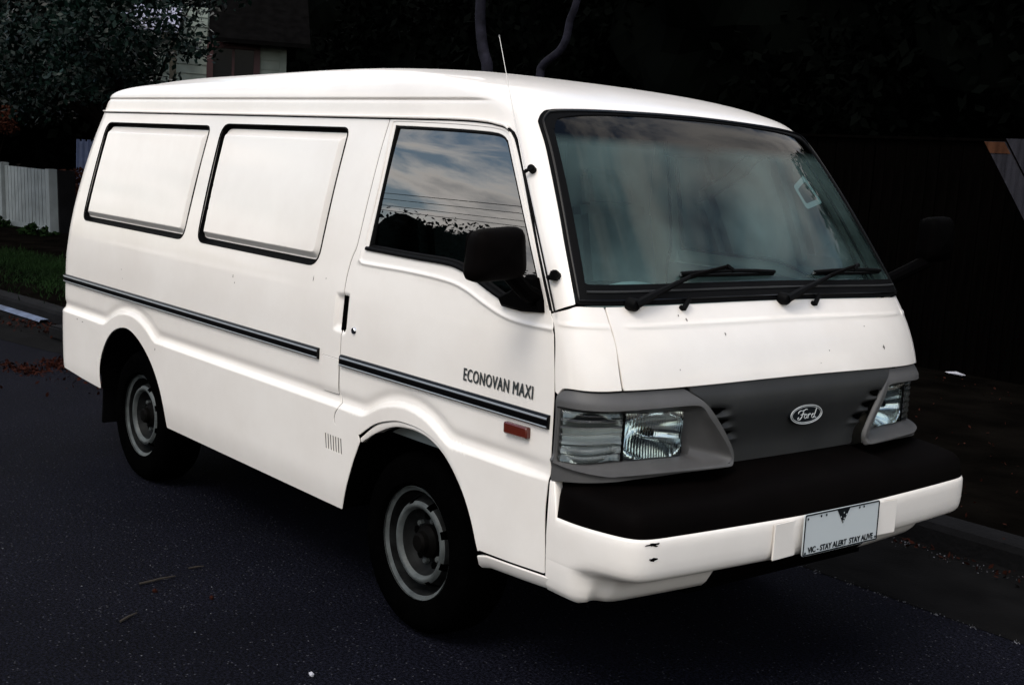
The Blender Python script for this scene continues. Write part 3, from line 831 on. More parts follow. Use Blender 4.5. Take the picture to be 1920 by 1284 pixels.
for k, y_ in enumerate((-0.9, -0.35, 0.35, 0.9)):
    pts = [(-52 + 68 * i / 24, -11.5 + y_, 5.75 - 0.5 * (1 - ((i - 12) / 12) ** 2)) for i in range(25)]
    pts = [(-80, -11.5 + y_, 5.6)] + pts + [(50, -11.5 + y_, 5.6)]
    mb = MB(); mb.tube(pts, 0.010, 5); tag(mb.build('power_line', 'black_rubber'), 'black overhead power line across the street, mirrored in the side glass', 'cable', 'overhead power lines')

# ================================================================== van: body surface (metres, front axle at x=0, nose towards +x, driver side -y)
# knots: t, z, hw, xf, af, nf, xr, ar, nr
KN=[
(0.25,0.25,0.79,0.9,0.23,3,-3.23,0.22,3.2),
(0.33,0.33,0.815,0.915,0.24,3,-3.25,0.22,3.2),
(0.45,0.45,0.829,0.93,0.25,3,-3.265,0.22,3.2),
(0.7,0.7,0.832,0.94,0.25,3,-3.275,0.22,3.2),
(0.88,0.88,0.83,0.94,0.25,3,-3.28,0.22,3.2),
(0.97,0.97,0.828,0.925,0.245,3,-3.28,0.22,3.2),
(1.08,1.08,0.82,0.885,0.23,3,-3.275,0.23,3.2),
(1.2,1.2,0.803,0.805,0.22,3.4,-3.265,0.23,3.2),
(1.4,1.4,0.766,0.655,0.22,4.0,-3.235,0.24,3.2),
(1.6,1.6,0.722,0.505,0.23,4.3,-3.19,0.25,3.2),
(1.72,1.72,0.693,0.412,0.25,4.2,-3.15,0.26,3.2),
(1.78,1.78,0.683,0.35,0.28,3.6,-3.13,0.28,3.1),
(1.83,1.825,0.667,0.235,0.34,3,-3.1,0.32,3),
(1.875,1.862,0.63,0.06,0.46,2.8,-3.05,0.4,2.8),
(1.935,1.898,0.555,-0.25,0.62,2.6,-2.95,0.5,2.6),
(2.035,1.928,0.42,-0.62,0.72,2.4,-2.79,0.6,2.4),
(2.165,1.944,0.23,-1,0.7,2.2,-2.53,0.6,2.2),
(2.3,1.95,0,-1.4,0.4,2.1,-2.23,0.5,2.1),
]
def _pchip(xs,ys):
    n=len(xs);h=[xs[i+1]-xs[i] for i in range(n-1)];d=[(ys[i+1]-ys[i])/h[i] for i in range(n-1)]
    m=[0.0]*n
    for i in range(1,n-1):
        if d[i-1]*d[i]>0:
            w1=2*h[i]+h[i-1];w2=h[i]+2*h[i-1];m[i]=(w1+w2)/(w1/d[i-1]+w2/d[i])
    m[0]=d[0];m[-1]=d[-1]
    def f(x):
        if x<=xs[0]: return ys[0]+m[0]*(x-xs[0])
        if x>=xs[-1]: return ys[-1]
        i=bisect.bisect_right(xs,x)-1;s=(x-xs[i])/h[i]
        a=1-s
        return (1+2*s)*a*a*ys[i]+s*a*a*h[i]*m[i]+s*s*(3-2*s)*ys[i+1]+s*s*(s-1)*h[i]*m[i+1]
    return f
_F=[_pchip([k[0] for k in KN],[k[j] for k in KN]) for j in range(1,9)]
_RC = {}
def ring(t):
    k = round(t, 7)
    r = _RC.get(k)
    if r is None:
        r = _RC[k] = [g(t) for g in _F]
    return r
def bodyP(p,t):
    """p 0..1 rear corner, 1..2 right side, 2..3 front corner to front centre"""
    z,hw,xf,af,nf,xr,ar,nr=ring(t)
    xs=xf-af;xq=xr+ar
    kk=min(max((t-1.80)/.12,0),1)*.016
    if p>=2:
        ph=(p-2)*math.pi/2;cs,sn=max(math.cos(ph),0),math.sin(ph)
        r=((sn/af)**nf+(cs/max(hw,1e-4))**nf)**(-1/nf)
        return (xs+r*sn,-r*cs,z-kk*max(0,-.5-(xs+r*sn)))
    if p<=1:
        ph=(1-p)*math.pi/2;cs,sn=max(math.cos(ph),0),math.sin(ph)
        r=((sn/ar)**nr+(cs/max(hw,1e-4))**nr)**(-1/nr)
        return (xq-r*sn,-r*cs,z-kk*max(0,-.5-(xq-r*sn)))
    x=xq+(xs-xq)*(p-1);return (x,-hw,z-kk*max(0,-.5-x))
def sideY(x,z):
    zz,hw,xf,af,nf,xr,ar,nr=ring(z)
    xs=xf-af;xq=xr+ar
    if x>xs:
        q=min((x-xs)/af,.9999);return -hw*(1-q**nf)**(1/nf)
    if x<xq:
        q=min((xq-x)/ar,.9999);return -hw*(1-q**nr)**(1/nr)
    return -hw
def frontX(y,z):
    zz,hw,xf,af,nf,xr,ar,nr=ring(z)
    return xf-af+af*(1-min(abs(y)/hw,.9999)**nf)**(1/nf)
def BP(p, t):
    if p > 3:
        x, y, z = bodyP(6 - p, t); return (x, -y, z)
    return bodyP(p, t)

def onP(p, t, d):
    a = Vector(BP(p, t)); e = 1e-4
    n = (Vector(BP(p + e, t)) - a).cross(Vector(BP(p, t + e)) - a).normalized()
    if n.dot(a - Vector((-1, 0, 0.9))) < 0: n = -n
    return a + n * d

def onF(y, z, d=0.0):
    e = 1e-4
    a = Vector((frontX(y, z), y, z))
    if d == 0: return a
    n = (Vector((frontX(y + e, z), y + e, z)) - a).cross(Vector((frontX(y, z + e), y, z + e)) - a).normalized()
    if n.x < 0: n = -n
    return a + n * d

van = thing('delivery_van', (0, 0, 0), 'white high-roof panel van with blanked side windows parked on dark asphalt', 'van')

# ---------------------------------------------------------------- side pressing: waist-line groove, arch flares
WF, WR = (0.0, 0.31), (-2.257, 0.31)
def plateau(x, z):
    a = 0.702 - z
    b = 0.405 - math.hypot(x + 0.012, (z - 0.372))
    c = 0.50 - math.hypot(x + 2.27, (z - 0.288))
    m = max(b, c)
    k = 0.02                                                     # soft union
    h = min(max(0.5 + 0.5 * (a - m) / k, 0), 1)
    return m * (1 - h) + a * h + k * h * (1 - h)
PRESS = catmull([(-0.386, 1.250), (-0.388, 1.222), (-0.370, 1.213), (-0.301, 1.212), (-0.075, 1.213), (0.131, 1.206), (0.231, 1.190), (0.332, 1.160), (0.427, 1.136), (0.524, 1.126), (0.69, 1.126)], 0.03)
_PA = np.array(PRESS)
def press_d(x, z):
    if z < 1.10 or z > 1.27 or x < -0.45: return 0.0
    A, B = _PA[:-1], _PA[1:]
    ab = B - A; t = np.clip(((x - A[:, 0]) * ab[:, 0] + (z - A[:, 1]) * ab[:, 1]) / (ab ** 2).sum(1), 0, 1)
    d = np.hypot(A[:, 0] + ab[:, 0] * t - x, A[:, 1] + ab[:, 1] * t - z).min()
    return 0.0045 * math.exp(-(d / 0.0065) ** 2)
def side_disp(x, z):
    s = plateau(x, z)
    d = 0.0135 * sstep(-0.012, 0.008, s) - 0.0065 * math.exp(-((s + 0.029) / 0.019) ** 2) if z < 0.9 else 0.0
    if z < 0.9: d *= 1.0 - 0.6 * sstep(0.55, 0.73, x)
    # dish of the door pull in the quarter panel
    if -0.54 < x < -0.40 and 0.93 < z < 1.13:
        u = max(abs(x + 0.462) / 0.043, abs(z - 1.029) / 0.069)
        d -= 0.018 * (1 - sstep(0.62, 1.05, u)) * sstep(-0.51, -0.45, x + 0.01)
    return d
def S(x, z): return (x, sideY(x, z) - side_disp(x, z), z)
def Sdoor(x, z): return (x, sideY(x, z) - side_disp(x, z) - press_d(x, z), z)
def onS(x, z, d):
    return Vector((x, sideY(x, z) - side_disp(x, z) - d, z))

def xre(z): return ring(z)[5] + 0.012
arch_f = [(-0.391, 0.337), (-0.360, 0.412), (-0.315, 0.521), (-0.264, 0.592), (-0.193, 0.649), (-0.108, 0.687), (-0.038, 0.704), (0.059, 0.708), (0.140, 0.693), (0.221, 0.654), (0.303, 0.577), (0.358, 0.493), (0.396, 0.403)]
lip_f = [(-0.273, 0.632), (-0.181, 0.687), (-0.081, 0.718), (-0.012, 0.726), (0.085, 0.722), (0.179, 0.698), (0.260, 0.650), (0.328, 0.574), (0.383, 0.483), (0.409, 0.408)]
arch_r = [(-2.615, 0.377), (-2.619, 0.465), (-2.593, 0.545), (-2.527, 0.628), (-2.452, 0.681), (-2.356, 0.712), (-2.257, 0.716), (-2.140, 0.681), (-2.020, 0.610), (-1.930, 0.520), (-1.875, 0.425), (-1.858, 0.336)]
seam = [(-0.400, 1.715), (-0.409, 1.60), (-0.417, 1.40), (-0.424, 1.272), (-0.434, 1.242), (-0.447, 1.205), (-0.455, 1.13), (-0.450, 1.04), (-0.446, 0.967), (-0.443, 0.815), (-0.438, 0.752), (-0.429, 0.731), (-0.419, 0.713), (-0.420, 0.699), (-0.438, 0.674), (-0.443, 0.656), (-0.438, 0.638), (-0.424, 0.631), (-0.282, 0.630)]
seam_c = catmull(seam, 0.02)
def shift(L, dx, dz=0): return [(a + dx, b + dz) for a, b in L]

# quarter panel with its wheel arch, blank windows and louvres
WIN_R = rounded([(-2.893, 1.662), (-1.752, 1.664), (-1.783, 1.172), (-2.945, 1.174)], [0.055, 0.04, 0.06, 0.05])
WIN_M = rounded([(-1.645, 1.674), (-0.642, 1.676), (-0.655, 1.172), (-1.652, 1.176)], [0.06, 0.04, 0.07, 0.055])
LOUV = []
for k in range(7):
    cx0 = -0.4985 + k * 0.0172
    LOUV.append(rounded([(cx0 - 0.0056, 0.592), (cx0 + 0.0056, 0.592), (cx0 + 0.0136, 0.535), (cx0 + 0.0024, 0.535)], 0.003, 2))
quarter = []
quarter += [(xre(1.711) + (-0.402 - xre(1.711)) * k / 90, 1.711) for k in range(90)]
quarter += shift(seam_c, -0.0042)
quarter += catmull([(-0.272, 0.606), (-0.315, 0.521), (-0.360, 0.412), (-0.391, 0.337)], 0.015)
quarter += dens([(-0.392, 0.3345), (-1.857, 0.333)], 0.03, False)
quarter += catmull(list(reversed(arch_r)), 0.015)
quarter += dens([(-2.63, 0.377), (-2.842, 0.386), (-3.03, 0.399), (xre(0.41), 0.408)], 0.02, False)
quarter += [(xre(0.42 + k * 0.0215), 0.42 + k * 0.0215) for k in range(60)]
us = np.concatenate([np.array([-3.268, -3.26, -3.25, -3.235, -3.22, -3.20, -3.18, -3.16, -3.14, -3.12, -3.10, -3.08, -3.06]), np.arange(-3.04, -0.3, 0.021)])
vs = np.concatenate([np.arange(0.345, 0.62, 0.016), np.arange(0.62, 0.80, 0.0065), np.arange(0.80, 1.72, 0.018)])
dish = [(x, z) for x in np.arange(-0.52, -0.44, 0.006) for z in np.arange(0.945, 1.12, 0.0065)]
def arc_pts(cx_, cz_, R_):
    return [(cx_ + (R_ + o_) * math.cos(a_), cz_ + (R_ + o_) * math.sin(a_)) for o_ in np.arange(-0.022, 0.060, 0.0052) for a_ in np.arange(0.15, PI - 0.15, 0.035)]
arcs_f, arcs_r = arc_pts(-0.012, 0.372, 0.405), arc_pts(-2.27, 0.288, 0.50)
qm = panel(quarter, S, 0.021, 0.0065, holes=[WIN_R, WIN_M] + LOUV, extra=dish + arcs_r, flange=0.0045, hflange=0.0035, us=us, vs_=vs, clear=0.35)
door_loop = []
door_loop += shift(list(reversed(seam_c)), 0.0042)
door_loop += catmull([(-0.39, 1.7165), (-0.305, 1.717), (-0.112, 1.714), (0.086, 1.711), (0.193, 1.702), (0.245, 1.692), (0.270, 1.680), (0.303, 1.655), (0.385, 1.550), (0.528, 1.333), (0.629, 1.180)], 0.02)
door_loop += catmull([(0.636, 1.165), (0.655, 1.135), (0.680, 1.036), (0.694, 0.954), (0.699, 0.85), (0.703, 0.70), (0.699, 0.605), (0.706, 0.50), (0.710, 0.427)], 0.015)
door_loop += dens([(0.705, 0.4245), (0.414, 0.4115)], 0.02, False)
door_loop += catmull(list(reversed(lip_f)), 0.015)
GLASS = catmull([(-0.357, 1.690), (-0.151, 1.688), (0.051, 1.684), (0.195, 1.678), (0.246, 1.669), (0.270, 1.656), (0.290, 1.635), (0.402, 1.480), (0.509, 1.327), (0.606, 1.182)], 0.02)
GLASS += catmull([(0.598, 1.178), (0.47, 1.177), (0.41, 1.188), (0.33, 1.212), (0.25, 1.238), (0.18, 1.255), (0.10, 1.263), (-0.09, 1.263), (-0.354, 1.266)], 0.02)
PULL = rounded([(-0.4425, 1.089), (-0.424, 1.093), (-0.411, 0.975), (-0.4365, 0.959)], 0.010, 4)
pr = []
for a, b in catmull(PRESS, 0.008):
    for o in (-0.012, -0.006, -0.003, 0.003, 0.006, 0.012): pr.append((a + (o if b > 1.213 and a < -0.36 else 0), b + (0 if b > 1.213 and a < -0.36 else o)))
dm = panel(door_loop, Sdoor, 0.02, 0.0065, holes=[GLASS, PULL], extra=pr + arcs_f, flange=0.0045, hflange=0.0035, vs_=vs, us=np.concatenate([np.arange(-0.45, 0.62, 0.02), np.arange(0.62, 0.72, 0.008)]))

def ribbon(loopA, dA, loopB, dB, surf):
    """closed strip between two outlines lying on a surface at two heights"""
    mb = MB(); n = len(loopA)
    va = [surf(a, b, dA) for a, b in loopA]; vb = [surf(a, b, dB) for a, b in loopB]
    mb.add(va + vb, [(i, (i + 1) % n, n + (i + 1) % n, n + i) for i in range(n)])
    return mb

def blank_panel(W):
    """pressed sheet in a window opening: raised field, bevelled margin"""
    L0 = inset(W, 0.020)
    PW = np.array(dens(W, 0.02)); 
    def dist(x, z):
        A = PW; B = np.roll(PW, -1, 0); ab = B - A
        t = np.clip(((x - A[:, 0]) * ab[:, 0] + (z - A[:, 1]) * ab[:, 1]) / np.maximum((ab ** 2).sum(1), 1e-12), 0, 1)
        return np.hypot(A[:, 0] + ab[:, 0] * t - x, A[:, 1] + ab[:, 1] * t - z).min()
    def surf(x, z):
        dd = dist(x, z)
        return (x, sideY(x, z) + 0.019 - 0.021 * (lambda q_: q_ * q_ / 0.2 if q_ < 0.1 else (1 - (1 - q_) ** 2 / 0.2 if q_ > 0.9 else 0.05 + (q_ - 0.1) * 0.9 / 0.8))(min(max((dd - 0.0225) / 0.026, 0), 1)), z)
    ex = []
    for k in range(1, 14): ex += dens(inset(W, 0.020 + k * 0.0025), 0.016)
    return panel(dens(L0, 0.02), surf, 0.05, 0.05, extra=ex, flange=0.004, clear=0.05)
blanks = [blank_panel(WIN_R), blank_panel(WIN_M)]
def seal_mesh(W):
    mb = MB()
    a = dens(W, 0.03); f = lambda x, z, d: onS(x, z, d)
    b = inset(a, 0.0015); c = inset(a, 0.012); e = inset(a, 0.024)
    for A, dA, B, dB in ((inset(a, -0.004), -0.0032, inset(a, -0.0002), -0.0025), (inset(a, -0.0002), -0.0025, b, -0.022), (b, -0.022, c, -0.0225), (c, -0.0225, e, -0.021)):
        r = ribbon(A, dA, B, dB, f); mb.add(r.v, r.f)
    L_ = [onS(x, z, 0.0004) for x, z in inset(a, 0.0008)]; mb.tube(L_ + [L_[0]], 0.0030, 6, caps=False)      # rubber lip over the edge
    return mb
seals = [seal_mesh(WIN_R), seal_mesh(WIN_M)]

def strip(x0, x1, prof, n=60):
    """trim swept along the side; prof = (height above panel, z)"""
    mb = MB(); vs_, fs = [], []; m = len(prof)
    for i in range(n + 1):
        x = x0 + (x1 - x0) * i / n
        for h, z in prof: vs_.append(onS(x, z, h))
    for i in range(n):
        for j in range(m - 1): fs.append((i * m + j, (i + 1) * m + j, (i + 1) * m + j + 1, i * m + j + 1))
    fs.append(tuple(range(m))); fs.append(tuple(reversed(range(n * m, n * m + m))))
    mb.add(vs_, fs); return mb
P_BLACK = [(0.0, 0.8435), (0.006, 0.8440), (0.0105, 0.849), (0.0115, 0.855), (0.0115, 0.872), (0.0105, 0.879), (0.006, 0.8840), (0.0, 0.8845)]
P_TOP = [(0.006, 0.8800), (0.0118, 0.8765), (0.0140, 0.8725), (0.0118, 0.8690), (0.006, 0.868)]
P_BOT = [(0.006, 0.8450), (0.0112, 0.8462), (0.0130, 0.8492), (0.0112, 0.8522), (0.006, 0.853)]

louv_back = [onS(-0.51, 0.60, -0.0045), onS(-0.375, 0.60, -0.0045), onS(-0.375, 0.525, -0.0045), onS(-0.51, 0.525, -0.0045)]
FLAP = rounded([(-0.572, 0.864), (-0.4495, 0.864), (-0.4415, 0.740), (-0.556, 0.738)], [0.022, 0.004, 0.004, 0.02])
flap_m = panel(dens(FLAP, 0.012), lambda x, z: tuple(onS(x, z, 0.0035)), 0.02, 0.01, flange=0.004)
flap_g = panel(dens(inset(FLAP, -0.0022), 0.012), lambda x, z: tuple(onS(x, z, 0.0008)), 0.03, 0.03)
glass_m = panel(dens(inset(GLASS, 0.010), 0.03), lambda x, z: (x, sideY(x, z) + 0.012, z), 0.02, 0.02)
gseal = MB()
for A, dA, B, dB in ((inset(GLASS, -0.0005), -0.014, inset(GLASS, 0.002), -0.004), (inset(GLASS, 0.002), -0.004, inset(GLASS, 0.009), -0.004), (inset(GLASS, 0.009), -0.004, inset(GLASS, 0.013), -0.013)):
    r = ribbon(A, dA, B, dB, lambda x, z, d: Vector((x, sideY(x, z) - d, z))); gseal.add(r.v, r.f)
belt = MB()
BL = catmull([(-0.362, 1.2645), (-0.09, 1.2605), (0.10, 1.260), (0.18, 1.2525), (0.25, 1.235), (0.33, 1.209), (0.41, 1.186), (0.46, 1.176)], 0.02)
def trail(line, prof, off):
    mb = MB(); m = len(prof); vs_, fs = [], []
    for x, z in line:
        for h, dz in prof: vs_.append(onS(x, z + dz, h))
    for i in range(len(line) - 1):
        for j in range(m - 1): fs.append((i * m + j, (i + 1) * m + j, (i + 1) * m + j + 1, i * m + j + 1))
    mb.add(vs_, fs); return mb
belt_m = trail(BL, [(0.0, -0.007), (0.006, -0.006), (0.007, 0.002), (0.004, 0.006), (-0.006, 0.008)], 0)
pull_back = [Vector((x, sideY(x, z) + 0.005, z)) for x, z in ((-0.455, 1.10), (-0.40, 1.10), (-0.395, 0.95), (-0.455, 0.95))]
frame_line = catmull([(-0.372, 1.28), (-0.366, 1.50), (-0.374, 1.700), (-0.360, 1.7045), (-0.15, 1.703), (0.05, 1.699), (0.19, 1.692), (0.255, 1.682), (0.284, 1.665), (0.305, 1.638), (0.417, 1.482), (0.524, 1.329), (0.618, 1.188)], 0.02)
frame_m = MB()
def bead(line, r):
    mb = MB(); mb.tube([onS(x, z, 0.0) for x, z in line], r, 6); return mb

for sgn, side_name in ((-1, 'driver'), (1, 'passenger')):
    F = (lambda m: m) if sgn < 0 else mirrored
    q = F(qm).build('quarter_panel', 'white_paint', van)
    for b in blanks:
        o = F(b).build('blanked_window', 'white_paint', van)
        tag(o, 'white pressed sheet filling the side window opening')
    for s_ in seals: F(s_).build('window_seal', 'black_rubber', van)
    mb = MB(); mb.add(louv_back, [(0, 1, 2, 3)]); F(mb).build('vent_cavity', 'matte_black', q)
    F(strip(-3.16, -0.582, P_BLACK, 80)).build('rub_strip', 'black_gloss', van)
    F(strip(-3.158, -0.583, P_TOP, 80)).build('trim_bead', 'bright_trim', q)
    F(strip(-3.158, -0.583, P_BOT, 80)).build('trim_bead', 'bright_trim', q)
    d = F(dm).build('door', 'white_paint', van)
    F(glass_m).build('window_glass', 'side_glass', d)
    F(gseal).build('window_seal', 'black_rubber', d)
    F(belt_m).build('belt_moulding', 'black_rubber', d)
    F(bead(frame_line, 0.0030)).build('frame_bead', 'white_paint', d)
    mb = MB(); mb.add(pull_back, [(0, 1, 2, 3)]); F(mb).build('handle_cavity', 'matte_black', d)
    mb = MB(); mb.lathe([(0.0, 0.006), (0.010, 0.006), (0.0125, 0.003), (0.0135, -0.002)], (-0.362, -0.828, 0.978), 'y', 20, -1)
    lk = F(mb).build('lock', 'chrome', d)
    F(strip(-0.432, 0.690, P_BLACK, 50)).build('rub_strip', 'black_gloss', d)
    F(strip(-0.425, 0.688, P_TOP, 50)).build('trim_bead', 'bright_trim', d)
    F(strip(-0.431, 0.688, P_BOT, 50)).build('trim_bead', 'bright_trim', d)
    # amber side repeater
    mk = MB(); c4 = rounded([(0.501, 0.832), (0.608, 0.832), (0.610, 0.799), (0.503, 0.797)], 0.006, 3)
    inn = inset(c4, 0.004); n4 = len(c4)
    vs_ = [onS(x, z, 0.0) for x, z in c4] + [onS(x, z, 0.013) for x, z in c4] + [onS(x, z, 0.017) for x, z in inn]
    fs = [(i, (i + 1) % n4, n4 + (i + 1) % n4, n4 + i) for i in range(n4)] + [(n4 + i, n4 + (i + 1) % n4, 2 * n4 + (i + 1) % n4, 2 * n4 + i) for i in range(n4)] + [tuple(range(2 * n4, 3 * n4))]
    mk.add(vs_, fs); F(mk).build('side_marker', 'amber_lens', d)
    if sgn < 0:
        F(flap_g).build('flap_gap', 'black_rubber', van)
        F(flap_m).build('fuel_flap', 'white_paint', van)
    # step strip under the door
    st = MB(); ln = [(0.404, 0.392), (0.45, 0.404), (0.60, 0.412), (0.735, 0.417)]
    vs_, fs = [], []
    for x, z in ln:
        for h, dz in ((-0.03, 0.0), (-0.002, 0.0), (0.0, -0.004), (-0.004, -0.03), (-0.016, -0.042), (-0.06, -0.046)): vs_.append(onS(x, z + dz, h))
    for i in range(3):
        for j in range(5): fs.append((i * 6 + j, (i + 1) * 6 + j, (i + 1) * 6 + j + 1, i * 6 + j + 1))
    st.add(vs_, fs); F(st).build('sill_strip', 'white_paint', van)
    # painted return of the front arch, below the door edge
    ar = MB(); A = catmull([(-0.276, 0.622)] + lip_f[1:], 0.02); B = catmull([(-0.268, 0.604)] + arch_f[4:], 0.02)
    N = 60
    def rs(L, n):
        d_ = [0]
        for i in range(1, len(L)): d_.append(d_[-1] + math.dist(L[i], L[i - 1]))
        return [(float(np.interp(d_[-1] * k / n, d_, [p[0] for p in L])), float(np.interp(d_[-1] * k / n, d_, [p[1] for p in L]))) for k in range(n + 1)]
    A, B = rs(A, N), rs(B, N)
    vs_, fs = [], []
    for (a, b), (c, e) in zip(A, B):
        vs_ += [onS(a, b, -0.016), onS(a * 0.75 + c * 0.25, b * 0.75 + e * 0.25, -0.006), onS(a * 0.3 + c * 0.7, b * 0.3 + e * 0.7, -0.005), onS(c, e, -0.008), onS(c, e, -0.04)]
    for i in range(N):
        for j in range(4): fs.append((i * 5 + j, (i + 1) * 5 + j, (i + 1) * 5 + j + 1, i * 5 + j + 1))
    ar.add(vs_, fs); F(ar).build('arch_lip', 'white_paint', van)
    # wheel wells
    for (wx, wz), L in ((WF, arch_f), (WR, arch_r)):
        LL = rs(catmull(L, 0.03), 40); ww = MB(); vs_, fs = [], []
        for x, z in LL: vs_ += [onS(x, z, -0.012), Vector((x * 1.0, -0.45, z))]
        for i in range(40): fs.append((2 * i, 2 * i + 2, 2 * i + 3, 2 * i + 1))
        n0 = len(vs_)
        vs_ += [Vector((x, -0.45, z)) for x, z in LL]
        fs.append(tuple(range(n0, n0 + 41)))
        ww.add(vs_, fs); F(ww).build('wheel_well', 'matte_black', van)

# dark joints behind the panel gaps
def joint(line, w, d, f):
    mb = MB(); vs_, fs = [], []; n = len(line)
    for i in range(n):
        a, b = Vector(line[max(i - 1, 0)]), Vector(line[min(i + 1, n - 1)]); t_ = (b - a).normalized(); q_ = Vector((-t_.y, t_.x)) * w
        vs_ += [f(line[i][0] - q_.x, line[i][1] - q_.y, d), f(line[i][0] + q_.x, line[i][1] + q_.y, d)]
    for i in range(n - 1): fs.append((2 * i, 2 * i + 2, 2 * i + 3, 2 * i + 1))
    mb.add(vs_, fs); return mb
door_front = catmull([(0.633, 1.172), (0.658, 1.135), (0.6835, 1.036), (0.698, 0.954), (0.703, 0.85), (0.708, 0.70), (0.705, 0.605), (0.711, 0.50), (0.715, 0.41)], 0.02)
for F in ((lambda m: m), mirrored):
    for L_, w_ in ((seam_c, 0.0072), (door_front[:22], 0.0085), (door_front[21:], 0.0045), (catmull([(0.410, 0.409), (0.55, 0.4155), (0.716, 0.4225)], 0.03), 0.0065)):
        F(joint(L_, w_, -0.0040, onS)).build('door_joint', 'matte_black', van)

# ---------------------------------------------------------------- badge lettering on the door
me = text_mesh('ECONOVAN MAXI', 0.058, offset=0.0, extrude=0.0, spacing=1.12, wordsp=0.95)
xs_ = [v.co.x for v in me.vertices]; ys_ = [v.co.y for v in me.vertices]
sx = 0.331 / (max(xs_) - min(xs_)); sz = 0.0385 / (max(ys_) - min(ys_))
lt = MB()
for k, (ox, oz) in enumerate(((-0.0020, 0.0), (-0.0010, 0.0006), (0.0, -0.0006), (0.0010, 0.0006), (0.0020, 0.0))):   # heavy strokes
    vv = []
    for v in me.vertices:
        x = 0.4425 + ox + (v.co.x - (max(xs_) + min(xs_)) / 2) * sx; z = 0.9345 + oz + (v.co.y - (max(ys_) + min(ys_)) / 2) * sz
        vv.append((x, sideY(x, z) - 0.0018 - 0.00025 * k, z))
    lt.add(vv, [tuple(p.vertices) for p in me.polygons])
bpy.data.meshes.remove(me)
lt.build('lettering', 'letter_grey', van, smooth=False)

# ---------------------------------------------------------------- roof, gutter, windscreen pillars
def RS(p, t):
    d = -0.0055 * math.exp(-((t - 1.777) / 0.0060) ** 2) + 0.0035 * sstep(1.772, 1.785, t) if 1.7 < t < 1.9 else 0.0
    if t >= 1.9: d = 0.0035
    d *= sstep(0.55, 0.9, p) * (1 - sstep(1.98, 2.09, p))
    x, y, z = bodyP(p, t)
    return (x, y - d, z) if y < 0 else (x, y, z)
band = []
band += [(p, 1.7205) for p in np.arange(0.0, 1.93, 0.0125)]
def p_at_x(x, t):
    lo, hi = 1.0, 2.6
    for _ in range(40):
        m_ = (lo + hi) / 2
        if bodyP(m_, t)[0] < x: lo = m_
        else: hi = m_
    return lo
def p_at_y(y, t):
    lo, hi = 2.0, 3.0
    for _ in range(40):
        m_ = (lo + hi) / 2
        if bodyP(m_, t)[1] < y: lo = m_
        else: hi = m_
    return lo
band += catmull([(1.93, 1.7205)] + [(p_at_x(x, z), z) for x, z in ((0.09, 1.7175), (0.197, 1.709), (0.250, 1.700), (0.277, 1.688), (0.312, 1.664), (0.394, 1.555), (0.537, 1.337), (0.640, 1.180))], 0.012)
band += [(p_at_x(0.6435, 1.1755), 1.1755), (p_at_y(-0.793, 1.1915), 1.1915), (p_at_y(-0.777, 1.2005), 1.2005)]
band += catmull([(p_at_y(y, z), z) for y, z in ((-0.7735, 1.203), (-0.7485, 1.326), (-0.709, 1.489), (-0.673, 1.627), (-0.655, 1.704), (-0.6435, 1.726), (-0.622, 1.745), (-0.588, 1.755), (-0.425, 1.765), (-0.19, 1.772))] + [(3.0, 1.7745)], 0.012)
band += [(p, 1.80) for p in np.arange(3.0, -0.0001, -0.0125)]
bm_ = panel(band, RS, 0.0125, 0.0045, flange=0.0, us=np.arange(0.00625, 3.0, 0.0125), vs_=np.concatenate([np.arange(1.19, 1.72, 0.02), np.arange(1.724, 1.80, 0.0042)]), clear=0.3)
roof = MB(); roof.add(bm_.v, bm_.f, bm_.n)
mm = mirrored(bm_); roof.add(mm.v, mm.f, mm.n)
ts = np.concatenate([np.arange(1.80, 1.96, 0.01), np.linspace(1.96, 2.30, 26)])
ps = np.arange(0, 3.0001, 0.0125)
gv, gn = [], []
for t in ts:
    for p in ps:
        a = Vector(RS(p, t)); e = 5e-4
        tt = min(t, 2.2985); pp = min(max(p, e), 3 - e)
        n = (Vector(RS(pp + e, tt)) - Vector(RS(pp - e, tt))).cross(Vector(RS(pp, tt + e)) - Vector(RS(pp, tt - e)))
        n = n.normalized() if n.length > 1e-13 else Vector((0, 0, 1))
        if n.z < 0: n = -n
        if t > 2.2: n = (n * (2.3 - t) + Vector((0, 0, 1)) * (t - 2.2)).normalized()
        gv.append(a); gn.append(n)
fs = []; W_ = len(ps)
for i in range(len(ts) - 1):
    for j in range(W_ - 1): fs.append((i * W_ + j, i * W_ + j + 1, (i + 1) * W_ + j + 1, (i + 1) * W_ + j))
cap = MB(); cap.add(gv, fs, gn)
for i, f in enumerate(cap.f):
    a, b, c = (Vector(cap.v[k]) for k in f[:3])
    if (b - a).cross(c - a).dot(Vector(cap.n[f[0]])) < 0: cap.f[i] = tuple(reversed(f))
roof.add(cap.v, cap.f, cap.n); mm = mirrored(cap); roof.add(mm.v, mm.f, mm.n)
ro = roof.build('roof', 'white_paint', van)
gut_line = [(p, 1.7165) for p in np.arange(0.30, 1.93, 0.03)] + catmull([(1.93, 1.7165)] + [(p_at_x(x, z), z) for x, z in ((0.09, 1.7135), (0.195, 1.705), (0.246, 1.697), (0.270, 1.686))], 0.012)
